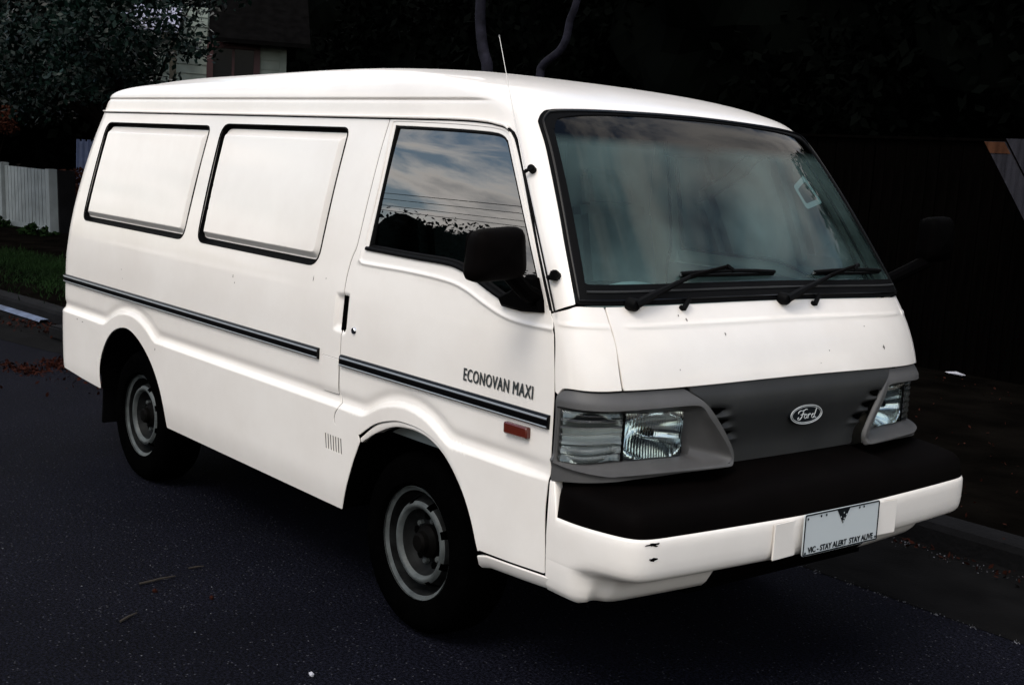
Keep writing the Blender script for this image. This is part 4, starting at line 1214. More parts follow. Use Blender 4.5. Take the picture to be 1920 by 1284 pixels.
for F in ((lambda m: m), mirrored):
    mb = MB(); vs_, fs = [], []
    pr_ = [(-0.012, 0.004), (0.006, 0.0045), (0.010, 0.002), (0.0105, -0.002), (0.007, -0.004), (-0.012, -0.004)]
    for p, t in gut_line:
        b0 = Vector(bodyP(p, t)); n = (onP(p, t, 1.0) - b0)
        for h, dz in pr_: vs_.append(b0 + n * h + Vector((0, 0, dz)))
    m = len(pr_)
    for i in range(len(gut_line) - 1):
        for j in range(m - 1): fs.append((i * m + j, (i + 1) * m + j, (i + 1) * m + j + 1, i * m + j + 1))
    mb.add(vs_, fs); F(mb).build('rain_gutter', 'white_paint', ro)
    mb = MB(); vs_, fs = [], []
    for p, t in gut_line:
        b0 = Vector(bodyP(p, t)); n = (onP(p, t, 1.0) - b0)
        for h, dz in ((0.0045, -0.004), (0.002, -0.0085), (-0.008, -0.0095)): vs_.append(b0 + n * h + Vector((0, 0, dz)))
    for i in range(len(gut_line) - 1):
        for j in range(2): fs.append((i * 3 + j, (i + 1) * 3 + j, (i + 1) * 3 + j + 1, i * 3 + j + 1))
    mb.add(vs_, fs); F(mb).build('gutter_seal', 'black_rubber', ro)
    # rubber in the gap between door and pillar
    dl = catmull([(0.262, 1.690), (0.305, 1.660), (0.388, 1.552), (0.531, 1.335), (0.633, 1.178)], 0.03)
    mb = MB(); mb.tube([onS(x, z, -0.0015) for x, z in dl], 0.0042, 6); F(mb).build('pillar_seal', 'black_rubber', ro)

# ---------------------------------------------------------------- front corner panels and bonnet
fend = catmull([(p_at_x(0.6405, 1.168), 1.168), (p_at_y(-0.791, 1.1855), 1.1855), (p_at_y(-0.774, 1.195), 1.195), (p_at_y(-0.745, 1.1965), 1.1965), (p_at_y(-0.7085, 1.197), 1.197)], 0.008)
fend += catmull([(p_at_y(y, z), z) for y, z in ((-0.7075, 1.190), (-0.7095, 1.136), (-0.7145, 1.052), (-0.7155, 0.985), (-0.7145, 0.977))], 0.012)
fend += catmull([(2.13, 0.974), (2.096, 0.972), (2.059, 0.972), (2.036, 0.968), (2.0225, 0.950)], 0.008)
fend += catmull([(p_at_x(x, z), z) for x, z in ((0.7015, 0.955), (0.6875, 1.036), (0.662, 1.135))], 0.012)
def FS(p, t):
    d = 0.0032 * math.exp(-((t - 1.1445 + 0.03 * max(0, 2.09 - p)) / 0.006) ** 2) * sstep(2.03, 2.06, p)
    return tuple(onP(p, t, d))
fm = panel(fend, FS, 0.006, 0.006, flange=0.016)
for F in ((lambda m: m), mirrored): F(fm).build('front_corner_panel', 'white_paint', van)
hl = [(y, 1.1975 + 0.011 * (1 - (y / 0.70) ** 2)) for y in np.linspace(-0.700, 0.700, 60)]
hl += catmull([(0.7035, 1.136), (0.7085, 1.052), (0.7085, 0.985), (0.707, 0.9775)], 0.012)
hl += [(y, 0.9775 + 0.0125 * (1 - (y / 0.70) ** 2)) for y in np.linspace(0.700, -0.700, 60)]
hl += list(reversed(catmull([(-0.7035, 1.136), (-0.7085, 1.052), (-0.7085, 0.985), (-0.707, 0.9775)], 0.012)))
def HS(y, z):
    zl = 1.1445 + 0.010 * (1 - (y / 0.7) ** 2)
    return tuple(onF(y, z, 0.0034 * math.exp(-((z - zl) / 0.0058) ** 2) * (1 - sstep(0.64, 0.68, abs(y)))))
hm = panel(hl, HS, 0.022, 0.006, flange=0.016)
hm.build('bonnet', 'white_paint', van)

# ---------------------------------------------------------------- windscreen
wo = catmull([(0, 1.7715), (-0.19, 1.769), (-0.425, 1.762), (-0.586, 1.752), (-0.619, 1.742), (-0.640, 1.724), (-0.652, 1.704), (-0.670, 1.627), (-0.706, 1.489), (-0.746, 1.326), (-0.771, 1.205)], 0.02)
wo += [(y, 1.2015 + 0.010 * (1 - (y / 0.77) ** 2)) for y in np.linspace(-0.765, 0, 40)]
wo = wo[:-1] + [(-y, z) for y, z in reversed(wo)][:-1]
wi = catmull([(0, 1.758), (-0.2, 1.756), (-0.437, 1.747), (-0.572, 1.731), (-0.604, 1.716), (-0.622, 1.692), (-0.632, 1.667), (-0.692, 1.429), (-0.735, 1.258)], 0.02)
wi += [(y, 1.2535 + 0.009 * (1 - (y / 0.74) ** 2)) for y in np.linspace(-0.728, 0, 40)]
wi = wi[:-1] + [(-y, z) for y, z in reversed(wi)][:-1]
def RB(y, z):
    return tuple(onF(y, z, 0.007))
rm = panel(wo, RB, 0.03, 0.012, holes=[wi], flange=0.012)
screen_seal = rm.build('windscreen_seal', 'black_rubber', van)
mb = MB(); n = len(wo)
lip = [onF(y, z, 0.0075) for y, z in inset(wo, 0.007)]
mb.tube(lip + [lip[0]], 0.0042, 6, caps=False); mb.build('seal_bead', 'black_gloss', screen_seal)
gm = panel(dens(inset(wi, -0.006), 0.04), lambda y, z: tuple(onF(y, z, 0.0035)), 0.05, 0.04)
wsh = gm.build('windscreen', 'windscreen_glass', van)
mb = MB(); mb.tube([onF(y, 1.2325 + 0.010 * (1 - (y / 0.77) ** 2), 0.008) for y in np.linspace(-0.74, 0.74, 40)], 0.004, 6)
mb.build('cowl_bead', 'dark_plastic', screen_seal)

# ---------------------------------------------------------------- headlight surrounds, lamps
BO = catmull([(2.021, 0.945), (2.0315, 0.9605), (2.059, 0.9665), (2.096, 0.966), (2.13, 0.968), (2.153, 0.971), (2.21, 0.9755), (2.264, 0.977)], 0.006)
BO += catmull([(2.270, 0.9735), (2.305, 0.938), (2.333, 0.901), (2.370, 0.846), (2.404, 0.791), (2.411, 0.764), (2.400, 0.748), (2.381, 0.743)], 0.008)
BO += catmull([(2.267, 0.739), (2.18, 0.727), (2.157, 0.722), (2.137, 0.719), (2.06, 0.709), (2.022, 0.7015)], 0.008)
BO += catmull([(2.0185, 0.71), (2.0205, 0.80), (2.0195, 0.93)], 0.012)
PK = catmull([(2.029, 0.9175), (2.092, 0.918), (2.129, 0.919), (2.162, 0.922), (2.214, 0.927), (2.282, 0.929), (2.304, 0.920), (2.322, 0.891), (2.352, 0.848), (2.387, 0.797), (2.402, 0.769), (2.396, 0.757), (2.376, 0.751), (2.264, 0.748), (2.170, 0.739), (2.143, 0.735), (2.126, 0.738), (2.035, 0.757), (2.027, 0.765), (2.026, 0.84), (2.0265, 0.905)], 0.006, closed=True)
LL = rounded([(2.0300, 0.909), (2.089, 0.909), (2.164, 0.911), (2.286, 0.909), (2.302, 0.770), (2.218, 0.772), (2.166, 0.771), (2.098, 0.760), (2.0305, 0.761)], 0.006, 3)
def dep(p): return -0.004 - 0.036 * min(max((p - 2.03) / 0.12, 0), 1) - 0.012 * min(max((p - 2.16) / 0.1, 0), 1)
def bez_d(p, t):
    r = 0.010 * math.exp(-((t - (0.744 + 0.018 * min(max((2.12 - p) / 0.09, 0), 1)) ) / 0.010) ** 2)
    e = 0.008 * sstep(2.25, 2.40, p)
    return 0.005 + r + e - 0.016 * sstep(0.930, 0.982, t)
bz = panel(BO, lambda p, t: tuple(onP(p, t, bez_d(p, t))), 0.006, 0.006, holes=[dens(PK, 0.006)], flange=0.018, hflange=0.0)
def polar(L, c, asp, N):
    out = []
    P = [((a - c[0]) * asp, b - c[1]) for a, b in L]
    for k in range(N):
        an = 2 * PI * k / N; dx, dy = math.cos(an), math.sin(an); best = 0
        for i in range(len(P)):
            x0, y0 = P[i - 1]; x1, y1 = P[i]
            ex, ey = x1 - x0, y1 - y0
            den = dx * ey - dy * ex
            if abs(den) < 1e-12: continue
            r = (x0 * ey - y0 * ex) / den; s_ = (x0 * dy - y0 * dx) / den
            if -1e-9 <= s_ <= 1 + 1e-9 and r > best: best = r
        out.append((c[0] + dx * best / asp, c[1] + dy * best))
    return out
NP = 140; ctr = (2.18, 0.838)
pk, ll = polar(PK, ctr, 0.8, NP), polar(LL, ctr, 0.8, NP)
pw = MB(); vs_, fs = [], []
for k in range(6):
    s_ = [0.0, 0.04, 0.12, 0.45, 0.9, 1.0][k]
    for (a, b), (c, e) in zip(pk, ll):
        p_, t_ = a + (c - a) * s_, b + (e - b) * s_
        dd = [bez_d(a, b), bez_d(a, b) - 0.002, bez_d(a, b) * 0.75 + dep(c) * 0.25, bez_d(a, b) * 0.45 + dep(c) * 0.55, dep(c), dep(c) - 0.02][k]
        vs_.append(onP(p_, t_, dd))
for k in range(5):
    for i in range(NP): fs.append((k * NP + i, k * NP + (i + 1) % NP, (k + 1) * NP + (i + 1) % NP, (k + 1) * NP + i))
pw.add(vs_, fs)
def lens(p0, p1, tlo, thi, nu, nv, rib):
    mb = MB(); vs_, fs = [], []
    for j in range(nv + 1):
        for i in range(nu + 1):
            u, v = i / nu, j / nv
            p_ = p0 + (p1 - p0) * u; t_ = tlo(p_) + (thi(p_) - tlo(p_)) * v
            vs_.append(onP(p_, t_, dep(p_) + rib(u, v)))
    for j in range(nv):
        for i in range(nu): fs.append((j * (nu + 1) + i, j * (nu + 1) + i + 1, (j + 1) * (nu + 1) + i + 1, (j + 1) * (nu + 1) + i))
    mb.add(vs_, fs); return mb
ind_lo = lambda p: 0.7605 + 0.010 * sstep(2.08, 2.16, p)
ind_hi = lambda p: 0.9085 + 0.002 * sstep(2.08, 2.16, p)
lam_lo = lambda p: 0.7715 - 0.001 * (p - 2.166) / 0.13
lam_hi = lambda p: 0.910
ind_lens = lens(2.0315, 2.1625, ind_lo, ind_hi, 150, 60, lambda u, v: 0.0022 * abs(math.sin(u * PI * 18)) + 0.0046 * abs(math.sin(v * PI * 7)) + 0.001)
lam_lens = lens(2.1685, 2.2855, lam_lo, lam_hi, 200, 30, lambda u, v: 0.0030 * abs(math.sin((u + 0.02 * math.sin(v * 5)) * PI * 22)) + 0.003 * math.sin(PI * u) * math.sin(PI * v) + 0.001)
def bowl(p0, p1, tlo, thi, deep, nu=30, nv=20, steps=0):
    mb = MB(); vs_, fs = [], []
    for j in range(nv + 1):
        for i in range(nu + 1):
            u, v = i / nu, j / nv
            p_ = p0 + (p1 - p0) * u; t_ = tlo(p_) + (thi(p_) - tlo(p_)) * v
            r2 = min(((u - 0.5) * 2) ** 2 * 0.8 + ((v - 0.47) * 2) ** 2, 1.0)
            d_ = dep(p_) - 0.006 - deep * (1 - r2)
            if steps: d_ -= 0.006 * ((v * steps) % 1.0)
            vs_.append(onP(p_, t_, d_))
    for j in range(nv):
        for i in range(nu): fs.append((j * (nu + 1) + i, j * (nu + 1) + i + 1, (j + 1) * (nu + 1) + i + 1, (j + 1) * (nu + 1) + i))
    mb.add(vs_, fs); return mb
lam_bowl = bowl(2.167, 2.290, lam_lo, lam_hi, 0.075)
ind_bowl = bowl(2.031, 2.1635, ind_lo, ind_hi, 0.022, 30, 60, steps=6)
div_ = MB()
for t_ in np.linspace(0.772, 0.910, 8): pass
div_.tube([onP(2.1655, t_, dep(2.1655) + 0.0) for t_ in np.linspace(0.770, 0.911, 8)], 0.0045, 6)
for F, w in (((lambda m: m), 'driver'), (mirrored, 'passenger')):
    bo = F(bz).build('headlight_surround', 'grey_plastic', van)
    F(pw).build('lamp_pocket', 'grey_plastic', bo)
    h = F(lam_bowl).build('headlight', 'reflector', van)
    F(lam_lens).build('lens', 'lens_glass', h, angle=0)
    bc = onP(2.226, 0.842, dep(2.22) - 0.035)
    mb = MB(); mb.lathe([(0.0, 0.016), (0.008, 0.013), (0.013, 0.004), (0.013, -0.03)], bc, 'x', 16); F(mb).build('bulb_shield', 'black_gloss', h)
    i_ = F(ind_bowl).build('indicator', 'reflector_dim', van)
    F(ind_lens).build('lens', 'lens_glass', i_, angle=0)
    F(div_).build('lamp_divider', 'black_rubber', bo)

# ---------------------------------------------------------------- grille panel with louvre scoops, oval badge
def yb(p, t): return bodyP(p, t)[1]
gl_ = [(y, 0.9745 + 0.0115 * (1 - (y / 0.70) ** 2)) for y in np.linspace(yb(2.276, 0.974), -yb(2.276, 0.974), 50)]
edge = catmull([(2.276, 0.972), (2.309, 0.938), (2.337, 0.901), (2.374, 0.846), (2.408, 0.791), (2.416, 0.764), (2.417, 0.742)], 0.008)
er = [(-yb(a, b), b) for a, b in edge]
gl_ += er[1:]
gl_ += [(y, 0.738) for y in np.linspace(er[-1][0] - 0.01, -er[-1][0] + 0.01, 30)]
gl_ += [(-y, b) for y, b in reversed(er[1:])]
VENTS = [(-0.372, 0.906), (-0.345, 0.868), (-0.316, 0.828)]
def GS(y, z):
    d = 0.001
    ya = -abs(y)
    for vy, vz in VENTS:
        u = (ya - (vy - 0.045)) / 0.100
        if -0.2 < u < 1.1 and abs(z - vz) < 0.03:
            k = sstep(-0.06, 0.02, u) * (1 - sstep(0.15, 1.0, u))
            w = (z - vz) / 0.0135
            d -= 0.016 * k * math.exp(-(w - 0.1) ** 2 * 1.7)
            d += 0.006 * sstep(0.0, 0.25, u) * (1 - sstep(0.4, 1.05, u)) * math.exp(-((w + 1.35) / 0.45) ** 2)
    d += 0.004 - 0.040 * sstep(0.955, 0.775, z) - 0.010 * sstep(0.945, 0.985, z)
    return tuple(onF(y, z, d))
ex = [(s_ * (vy + o), vz + q_) for vy, vz in VENTS for s_ in (-1, 1) for o in np.arange(-0.055, 0.07, 0.004) for q_ in np.arange(-0.026, 0.026, 0.003)]
gp = panel(gl_, GS, 0.02, 0.012, extra=ex, flange=0.014, clear=0.12)
grille = gp.build('grille_panel', 'dark_plastic', van)
for s_ in (-1, 1):
    for vy, vz in VENTS:
        mb = MB(); y0 = vy - 0.040; vs_ = []
        L = rounded([(y0 - 0.002, vz + 0.012), (y0 + 0.060, vz + 0.0085), (y0 + 0.022, vz - 0.010), (y0 + 0.004, vz - 0.010)], 0.004, 3)
        vs_ = [onF(s_ * a, b, 0.0) for a, b in L]
        vs_ = [Vector(GS(s_ * a, b)) + Vector((0.0012, 0, 0)) for a, b in L]
        mb.add(vs_, [tuple(range(len(vs_)))]); mb.build('vent_slot', 'matte_black', grille, smooth=False)
ec = Vector(GS(0.020, 0.866)); en = (onF(0.004, 0.866, 1) - onF(0.004, 0.866, 0)).normalized()
eu = Vector((0, 1, 0)); ev = en.cross(eu).normalized()
if ev.z < 0: ev = -ev
def E3(a, b, h): return ec + eu * a + ev * b + en * h
def ell(rx, rz, h, n=64): return [E3(rx * math.cos(2 * PI * k / n), rz * math.sin(2 * PI * k / n), h) for k in range(n)]
mb = MB(); n = 64
A, B = ell(0.080, 0.0315, 0.0), ell(0.078, 0.0300, 0.008)
C_ = ell(0.070, 0.0255, 0.0075)
mb.add(A + B + C_, [(i, (i + 1) % n, n + (i + 1) % n, n + i) for i in range(n)] + [(n + i, n + (i + 1) % n, 2 * n + (i + 1) % n, 2 * n + i) for i in range(n)] + [tuple(range(2 * n, 3 * n))])
badge = mb.build('badge', 'ink_dark', grille)
mb = MB()
STRO = [
    [(0.03, 0.60), (0.06, 0.74), (0.16, 0.82), (0.26, 0.80), (0.36, 0.84), (0.46, 0.90), (0.52, 0.86)],
    [(0.33, 0.82), (0.29, 0.60), (0.24, 0.36), (0.16, 0.18), (0.06, 0.14), (0.02, 0.24), (0.07, 0.32)],
    [(0.17, 0.50), (0.28, 0.52), (0.40, 0.55)],
    [(0.46, 0.50), (0.39, 0.44), (0.37, 0.30), (0.42, 0.20), (0.50, 0.26), (0.52, 0.40), (0.47, 0.50), (0.54, 0.46)],
    [(0.60, 0.52), (0.595, 0.36), (0.57, 0.18)],
    [(0.59, 0.36), (0.63, 0.47), (0.69, 0.53), (0.72, 0.46)],
    [(0.90, 0.46), (0.83, 0.49), (0.78, 0.36), (0.80, 0.22), (0.86, 0.19), (0.92, 0.30), (0.94, 0.46)],
    [(1.02, 0.90), (0.98, 0.64), (0.93, 0.36), (0.94, 0.22), (1.02, 0.22)],
]
ring_m = MB()
for rx, rz, w in ((0.0770, 0.0296, 0.0016), (0.0700, 0.0250, 0.0009)):
    L = ell(rx, rz, 0.0085); ring_m.tube(L + [L[0]], w, 6, caps=False)
sgnm = 1
ring_m.build('badge_rim', 'badge_white', grille)
mb = MB()
for s_ in STRO:
    L = catmull([((a - 0.49) * 0.090, (b - 0.50) * 0.042) for a, b in s_], 0.003)
    mb.tube([E3(a, b, 0.0085) for a, b in L], 0.0014, 6)
mb.build('badge_script', 'badge_white', grille)

# ---------------------------------------------------------------- front bumper
OUT = [(0.7125, -0.835), (0.80, -0.838), (0.89, -0.835), (0.968, -0.826), (1.014, -0.811), (1.042, -0.784), (1.056, -0.738), (1.064, -0.66), (1.074, -0.54), (1.087, -0.35), (1.097, -0.17), (1.10, 0.0)]
half = catmull(OUT, 0.018)
full = half + [(x, -y) for x, y in reversed(half[:-1])]
ol = [Vector((x, y, 0)) for x, y in full]
onr = []
for i in range(len(ol)):
    t_ = (ol[min(i + 1, len(ol) - 1)] - ol[max(i - 1, 0)]).normalized(); onr.append(Vector((t_.y, -t_.x, 0)))
def swept(prof_of, rng=None):
    mb = MB(); vs_, fs = [], []; idx = list(rng) if rng is not None else list(range(len(ol)))
    m = None
    for i in idx:
        pr_ = prof_of(i); m = len(pr_)
        for o_, z_ in pr_:
            a_ = max(o_, -0.035); r_ = o_ - a_            # deep tucks move straight back instead of along the corner normal
            vs_.append((ol[i].x + onr[i].x * a_ + r_, (ol[i].y + onr[i].y * a_) * (1 + 0.30 * r_), z_))
    for a in range(len(idx) - 1):
        for j in range(m - 1): fs.append((a * m + j, (a + 1) * m + j, (a + 1) * m + j + 1, a * m + j + 1))
    mb.add(vs_, fs); return mb
def white_prof(i):
    x = ol[i].x
    k = sstep(0.80, 1.02, x)                      # the lower tuck grows towards the corner
    top = 0.598 + 0.104 * (1 - sstep(0.7365, 0.7465, x)) + 0.006 * k
    return [(-0.030, top - 0.002), (-0.008, top + 0.003), (-0.002, top + 0.001), (0.001, top - 0.006), (0.002, 0.575), (0.002, 0.54), (0.000, 0.515), (-0.004 * k, 0.498), (-0.011 * k - 0.001, 0.487), (-0.024 * k - 0.001, 0.479), (-0.045 * k - 0.002, 0.472), (-0.085 * k - 0.002, 0.462), (-0.112 * k - 0.003, 0.448), (-0.128 * k - 0.005, 0.42), (-0.140 * k - 0.009, 0.395), (-0.152 * k - 0.016, 0.376), (-0.18 * k - 0.035, 0.366)]
bump_o = swept(lambda i: white_prof(i)[:11]).build('front_bumper', 'white_paint', van, angle=0)
va = [i for i in range(len(ol)) if abs(ol[i].y) >= 0.40]
lo_, hi_ = [i for i in va if ol[i].y < 0], [i for i in va if ol[i].y > 0]
for r_ in (lo_, hi_): swept(lambda i: white_prof(i)[10:], r_).build('bumper_corner', 'white_paint', bump_o, angle=0)
swept(lambda i: white_prof(i)[10:], range(lo_[-1], hi_[0] + 1)).build('lower_valance', 'bumper_black', van, angle=0)
def black_prof(i):
    x = ol[i].x; k = sstep(0.75, 1.03, x); ct = 1 - sstep(0.30, 0.42, abs(ol[i].y)); zt = 0.030 * ct
    return [(-0.006, 0.597), (-0.006, 0.607), (-0.008, 0.635), (-0.010 - 0.006 * k, 0.662 + zt * 0.2), (-0.014 - 0.022 * k, 0.682 + zt * 0.4), (-0.022 - 0.060 * k, 0.694 + zt * 0.6), (-0.034 - 0.105 * k, 0.701 + zt * 0.8), (-0.055 - 0.135 * k, 0.706 + zt), (-0.08 - 0.17 * k, 0.708 + zt)]
rng = [i for i in range(len(ol)) if ol[i].x >= 0.745]
bump_b = swept(black_prof, rng).build('bumper_cover', 'bumper_black', van, angle=0)
# two paint chips on the bumper corner
for y_, z_, w_, h_ in ((-0.752, 0.594, 0.044, 0.009), (-0.762, 0.553, 0.028, 0.009)):
    i = min(range(len(ol)), key=lambda k: abs(ol[k].y - y_) + (9 if ol[k].x < 0.9 else 0))
    base, nn_ = ol[i], onr[i]; tt_ = Vector((-nn_.y, nn_.x, 0))
    mb = MB(); pts = []
    for k in range(16):
        a = 2 * PI * k / 16; r_ = 1 + rnd.uniform(-0.6, 0.45)
        q_ = tt_ * (w_ * 0.5 * math.cos(a) * r_); pts.append((base.x + q_.x + nn_.x * 0.0035, base.y + q_.y + nn_.y * 0.0035, z_ + h_ * 0.6 * math.sin(a) * r_))
    mb.add(pts, [tuple(range(16))]); mb.build('paint_chip', 'matte_black', bump_o, smooth=False)
# pad either side of the number plate
for y_, w_ in ((-0.245, 0.11), (0.263, 0.10)):
    mb = MB(); x_ = 1.1015 - 0.09 * y_ * y_
    mb.box((x_ - 0.0005, y_, 0.5445), (0.006, w_, 0.112), Matrix.Rotation(-0.16 * y_, 3, 'Z')); mb.build('bumper_pad', 'white_paint', bump_o, bevel=0.003)
# number plate
px_ = 1.1125
def plate_pt(u, v, h): return (px_ + h - 0.01 * v, 0.003 + u, 0.5515 + v)
PW_, PH_ = 0.372, 0.128
L = rounded([(-PW_ / 2, PH_ / 2), (PW_ / 2, PH_ / 2), (PW_ / 2, -PH_ / 2), (-PW_ / 2, -PH_ / 2)], 0.008, 4); n = len(L)
mb = MB(); mb.add([plate_pt(a, b, 0) for a, b in L] + [plate_pt(a, b, 0.004) for a, b in L], [(i, (i + 1) % n, n + (i + 1) % n, n + i) for i in range(n)] + [tuple(range(n, 2 * n)), tuple(reversed(range(n)))])
plate = mb.build('number_plate', 'plate_white', van, angle=30)
mb = MB(); L2 = [plate_pt(a, b, 0.004) for a, b in inset(L, 0.003)]; mb.tube(L2 + [L2[0]], 0.0024, 6, caps=False); mb.build('plate_rim', 'ink_dark', plate)
mb = MB(); mb.add([plate_pt(-0.032, PH_ / 2 - 0.004, 0.0052), plate_pt(0.032, PH_ / 2 - 0.004, 0.0052), plate_pt(0.0, 0.014, 0.0052)], [(0, 1, 2)]); mb.build('plate_triangle', 'ink_dark', plate, smooth=False)
mb = MB()
for a, b in ((0.002, 0.048), (-0.012, 0.036), (0.014, 0.041), (0.004, 0.030), (0.0, 0.0225)):
    cc_ = [plate_pt(a + 0.0026 * math.cos(k * PI / 4), b + 0.0026 * math.sin(k * PI / 4), 0.0058) for k in range(8)]
    mb.add(cc_, [tuple(range(8))])
mb.build('plate_stars', 'plate_white', plate, smooth=False)
for a, b in ((-0.110, PH_ / 2 - 0.012), (-0.085, PH_ / 2 - 0.012), (0.080, PH_ / 2 - 0.010), (0.102, PH_ / 2 - 0.010), (-0.172, PH_ / 2 - 0.014), (-0.174, -PH_ / 2 + 0.010), (0.174, -PH_ / 2 + 0.012)):
    mb = MB(); mb.add([plate_pt(a + 0.004 * math.cos(k * PI / 4), b + 0.004 * math.sin(k * PI / 4), 0.0056) for k in range(8)], [tuple(range(8))])
    mb.build('plate_bolt', 'ink_dark', plate, smooth=False)
me = text_mesh('VIC - STAY ALERT  STAY ALIVE', 0.03, offset=0.0008, extrude=0.0004)
xs_ = [v.co.x for v in me.vertices]; ys_ = [v.co.y for v in me.vertices]
sx = 0.325 / (max(xs_) - min(xs_)); sz = 0.0185 / (max(ys_) - min(ys_))
for v in me.vertices:
    v.co = plate_pt((v.co.x - (max(xs_) + min(xs_)) / 2) * sx, -0.0465 + (v.co.y - (max(ys_) + min(ys_)) / 2) * sz, 0.0052 + v.co.z)
link('lettering', me, 'ink_dark', plate)
# ---------------------------------------------------------------- wipers and washer jets
def wiper(pivot, elbow, tip, b0, b1):
    py_, pz_ = pivot
    mb = MB(); P0 = onF(py_, pz_, 0.022); 
    mb.lathe([(0.0, 0.012), (0.014, 0.011), (0.019, 0.004), (0.020, -0.022)], P0, 'x', 16)
    E_ = onF(*elbow, 0.040); T_ = onF(*tip, 0.034)
    mb.tube([P0 + Vector((0.004, 0, 0)), P0.lerp(E_, 0.25) + Vector((0.008, 0, 0.004)), P0.lerp(E_, 0.6) + Vector((0.004, 0, 0.002)), E_], [0.014, 0.013, 0.009, 0.0065], 8)
    w = mb.build('wiper', 'black_rubber', van)
    mb = MB(); mb.tube([E_, E_.lerp(T_, 0.5), T_], [0.0075, 0.0065, 0.005], 6); mb.build('wiper_arm', 'bumper_black', w)
    mb = MB(); A, B = onF(*b0, 0.016), onF(*b1, 0.016)
    pts = [onF(b0[0] + (b1[0] - b0[0]) * k / 8, b0[1] + (b1[1] - b0[1]) * k / 8, 0.010) for k in range(9)]
    mb.tube(pts, 0.0055, 6)
    pts = [onF(b0[0] + (b1[0] - b0[0]) * k / 8, b0[1] + (b1[1] - b0[1]) * k / 8 + 0.002, 0.018 + 0.012 * math.sin(PI * k / 8)) for k in range(9)]
    mb.tube(pts, 0.0062, 6)
    mb.tube([T_, pts[4]], 0.009, 6)
    mb.build('wiper_blade', 'black_rubber', w)
    mb = MB(); mb.box(onF(*b0, 0.016), (0.012, 0.014, 0.010)); mb.build('blade_clip', 'chrome', w, bevel=0.003)
wiper((-0.625, 1.196), (-0.40, 1.262), (-0.215, 1.292), (-0.405, 1.279), (0.02, 1.281))
wiper((0.010, 1.202), (0.26, 1.258), (0.46, 1.293), (0.222, 1.279), (0.63, 1.278))
for y_ in (-0.435, 0.171):
    mb = MB(); a = onF(y_ - 0.008, 1.190, 0.010); b = onF(y_ + 0.020, 1.212, 0.018)
    mb.tube([a - Vector((0.012, 0, 0)), a, a.lerp(b, 0.6), b], [0.009, 0.009, 0.008, 0.007], 8); mb.build('washer_jet', 'black_rubber', van)

# ---------------------------------------------------------------- aerial folded up beside the pillar
A0 = Vector((0.640, -0.822, 1.178)); A1 = Vector((0.608, -0.803, 1.266)); A2 = Vector((0.408, -0.746, 1.562)); A3 = Vector((0.1315, -0.652, 1.977))
mb = MB(); mb.tube([A2, A2.lerp(A3, 0.5), A3], [0.0017, 0.0013, 0.0010], 6)
mb.lathe([(0.0, 0.004), (0.003, 0.002), (0.003, -0.004)], A3, 'z', 8)
aer = mb.build('aerial', 'aerial_steel', van)
mb = MB(); mb.tube([A1 + (A1 - A2) * 0.30, A1, A2], [0.0028, 0.0028, 0.0026], 6); mb.build('aerial_sleeve', 'black_rubber', aer)
for Q, s_ in ((A1, 1.0), (A2, 0.8)):
    t = 1.273 if Q is A1 else 1.567
    e_ = onP(2.074 if Q is A1 else 2.101, t, 0.016); e2 = onP(2.074 if Q is A1 else 2.101, t, -0.004)
    mb = MB(); mb.tube([Q, Q.lerp(e_, 0.5), e_], [0.0075 * s_, 0.007 * s_, 0.010 * s_], 8)
    mb.tube([e_ + (e_ - e2) * 0.3, e_, e2], [0.013 * s_, 0.015 * s_, 0.014 * s_], 10)
    if Q is A1: mb.tube([e_ + Vector((0, 0, 0.010)), e_ - Vector((0, 0, 0.016))], 0.012, 8)
    mb.build('aerial_clip', 'black_rubber', aer)

# ---------------------------------------------------------------- door mirrors
def mirror_parts(sgn, C0, half, tilt):
    """rounded housing, seen from its back; glass on the rear side"""
    mb = MB(); vs_, fs = [], []
    nu, nv = 40, 14
    hx, hy, hz = half
    for j in range(nv + 1):
        v = j / nv; xx = -1 + 2 * v
        k = (1 - abs(xx) ** 2.4) ** (1 / 2.4) if xx > 0 else 1 - 0.10 * (-xx) ** 3
        k = max(k, 0.02)
        for i in range(nu):
            a = 2 * PI * i / nu; c, s_ = math.cos(a), math.sin(a)
            r = (abs(c) ** 6 + abs(s_) ** 6) ** (-1 / 6)
            y0, z0 = r * c * hy * k, r * s_ * hz * k
            y0 *= 1 + 0.10 * (-(s_ * r)) ; 
            vs_.append((C0[0] + xx * hx, C0[1] + y0, C0[2] + z0 + tilt * y0))
    for j in range(nv):
        for i in range(nu): fs.append((j * nu + i, j * nu + (i + 1) % nu, (j + 1) * nu + (i + 1) % nu, (j + 1) * nu + i))
    fs.append(tuple(range(nv * nu, (nv + 1) * nu)))
    mb.add(vs_, fs)
    hsg = mb.build('door_mirror', 'mirror_black' if sgn > 0 else 'bumper_black', van)
    mb = MB(); mb.add([(C0[0] - hx * 0.94, C0[1] + y0 * hy * 0.93, C0[2] + z0 * hz * 0.9 + tilt * y0 * hy) for y0, z0 in rounded([(-1, -1), (1, -1), (1, 1), (-1, 1)], 0.3, 4)], [tuple(range(20))])
    mb.build('mirror_glass', 'chrome', hsg, smooth=False)
    return hsg
m1 = mirror_parts(-1, (0.590, -0.975, 1.333), (0.042, 0.092, 0.074), 0.08)
m2 = mirror_parts(1, (0.640, 1.115, 1.395), (0.045, 0.075, 0.085), 0.05)
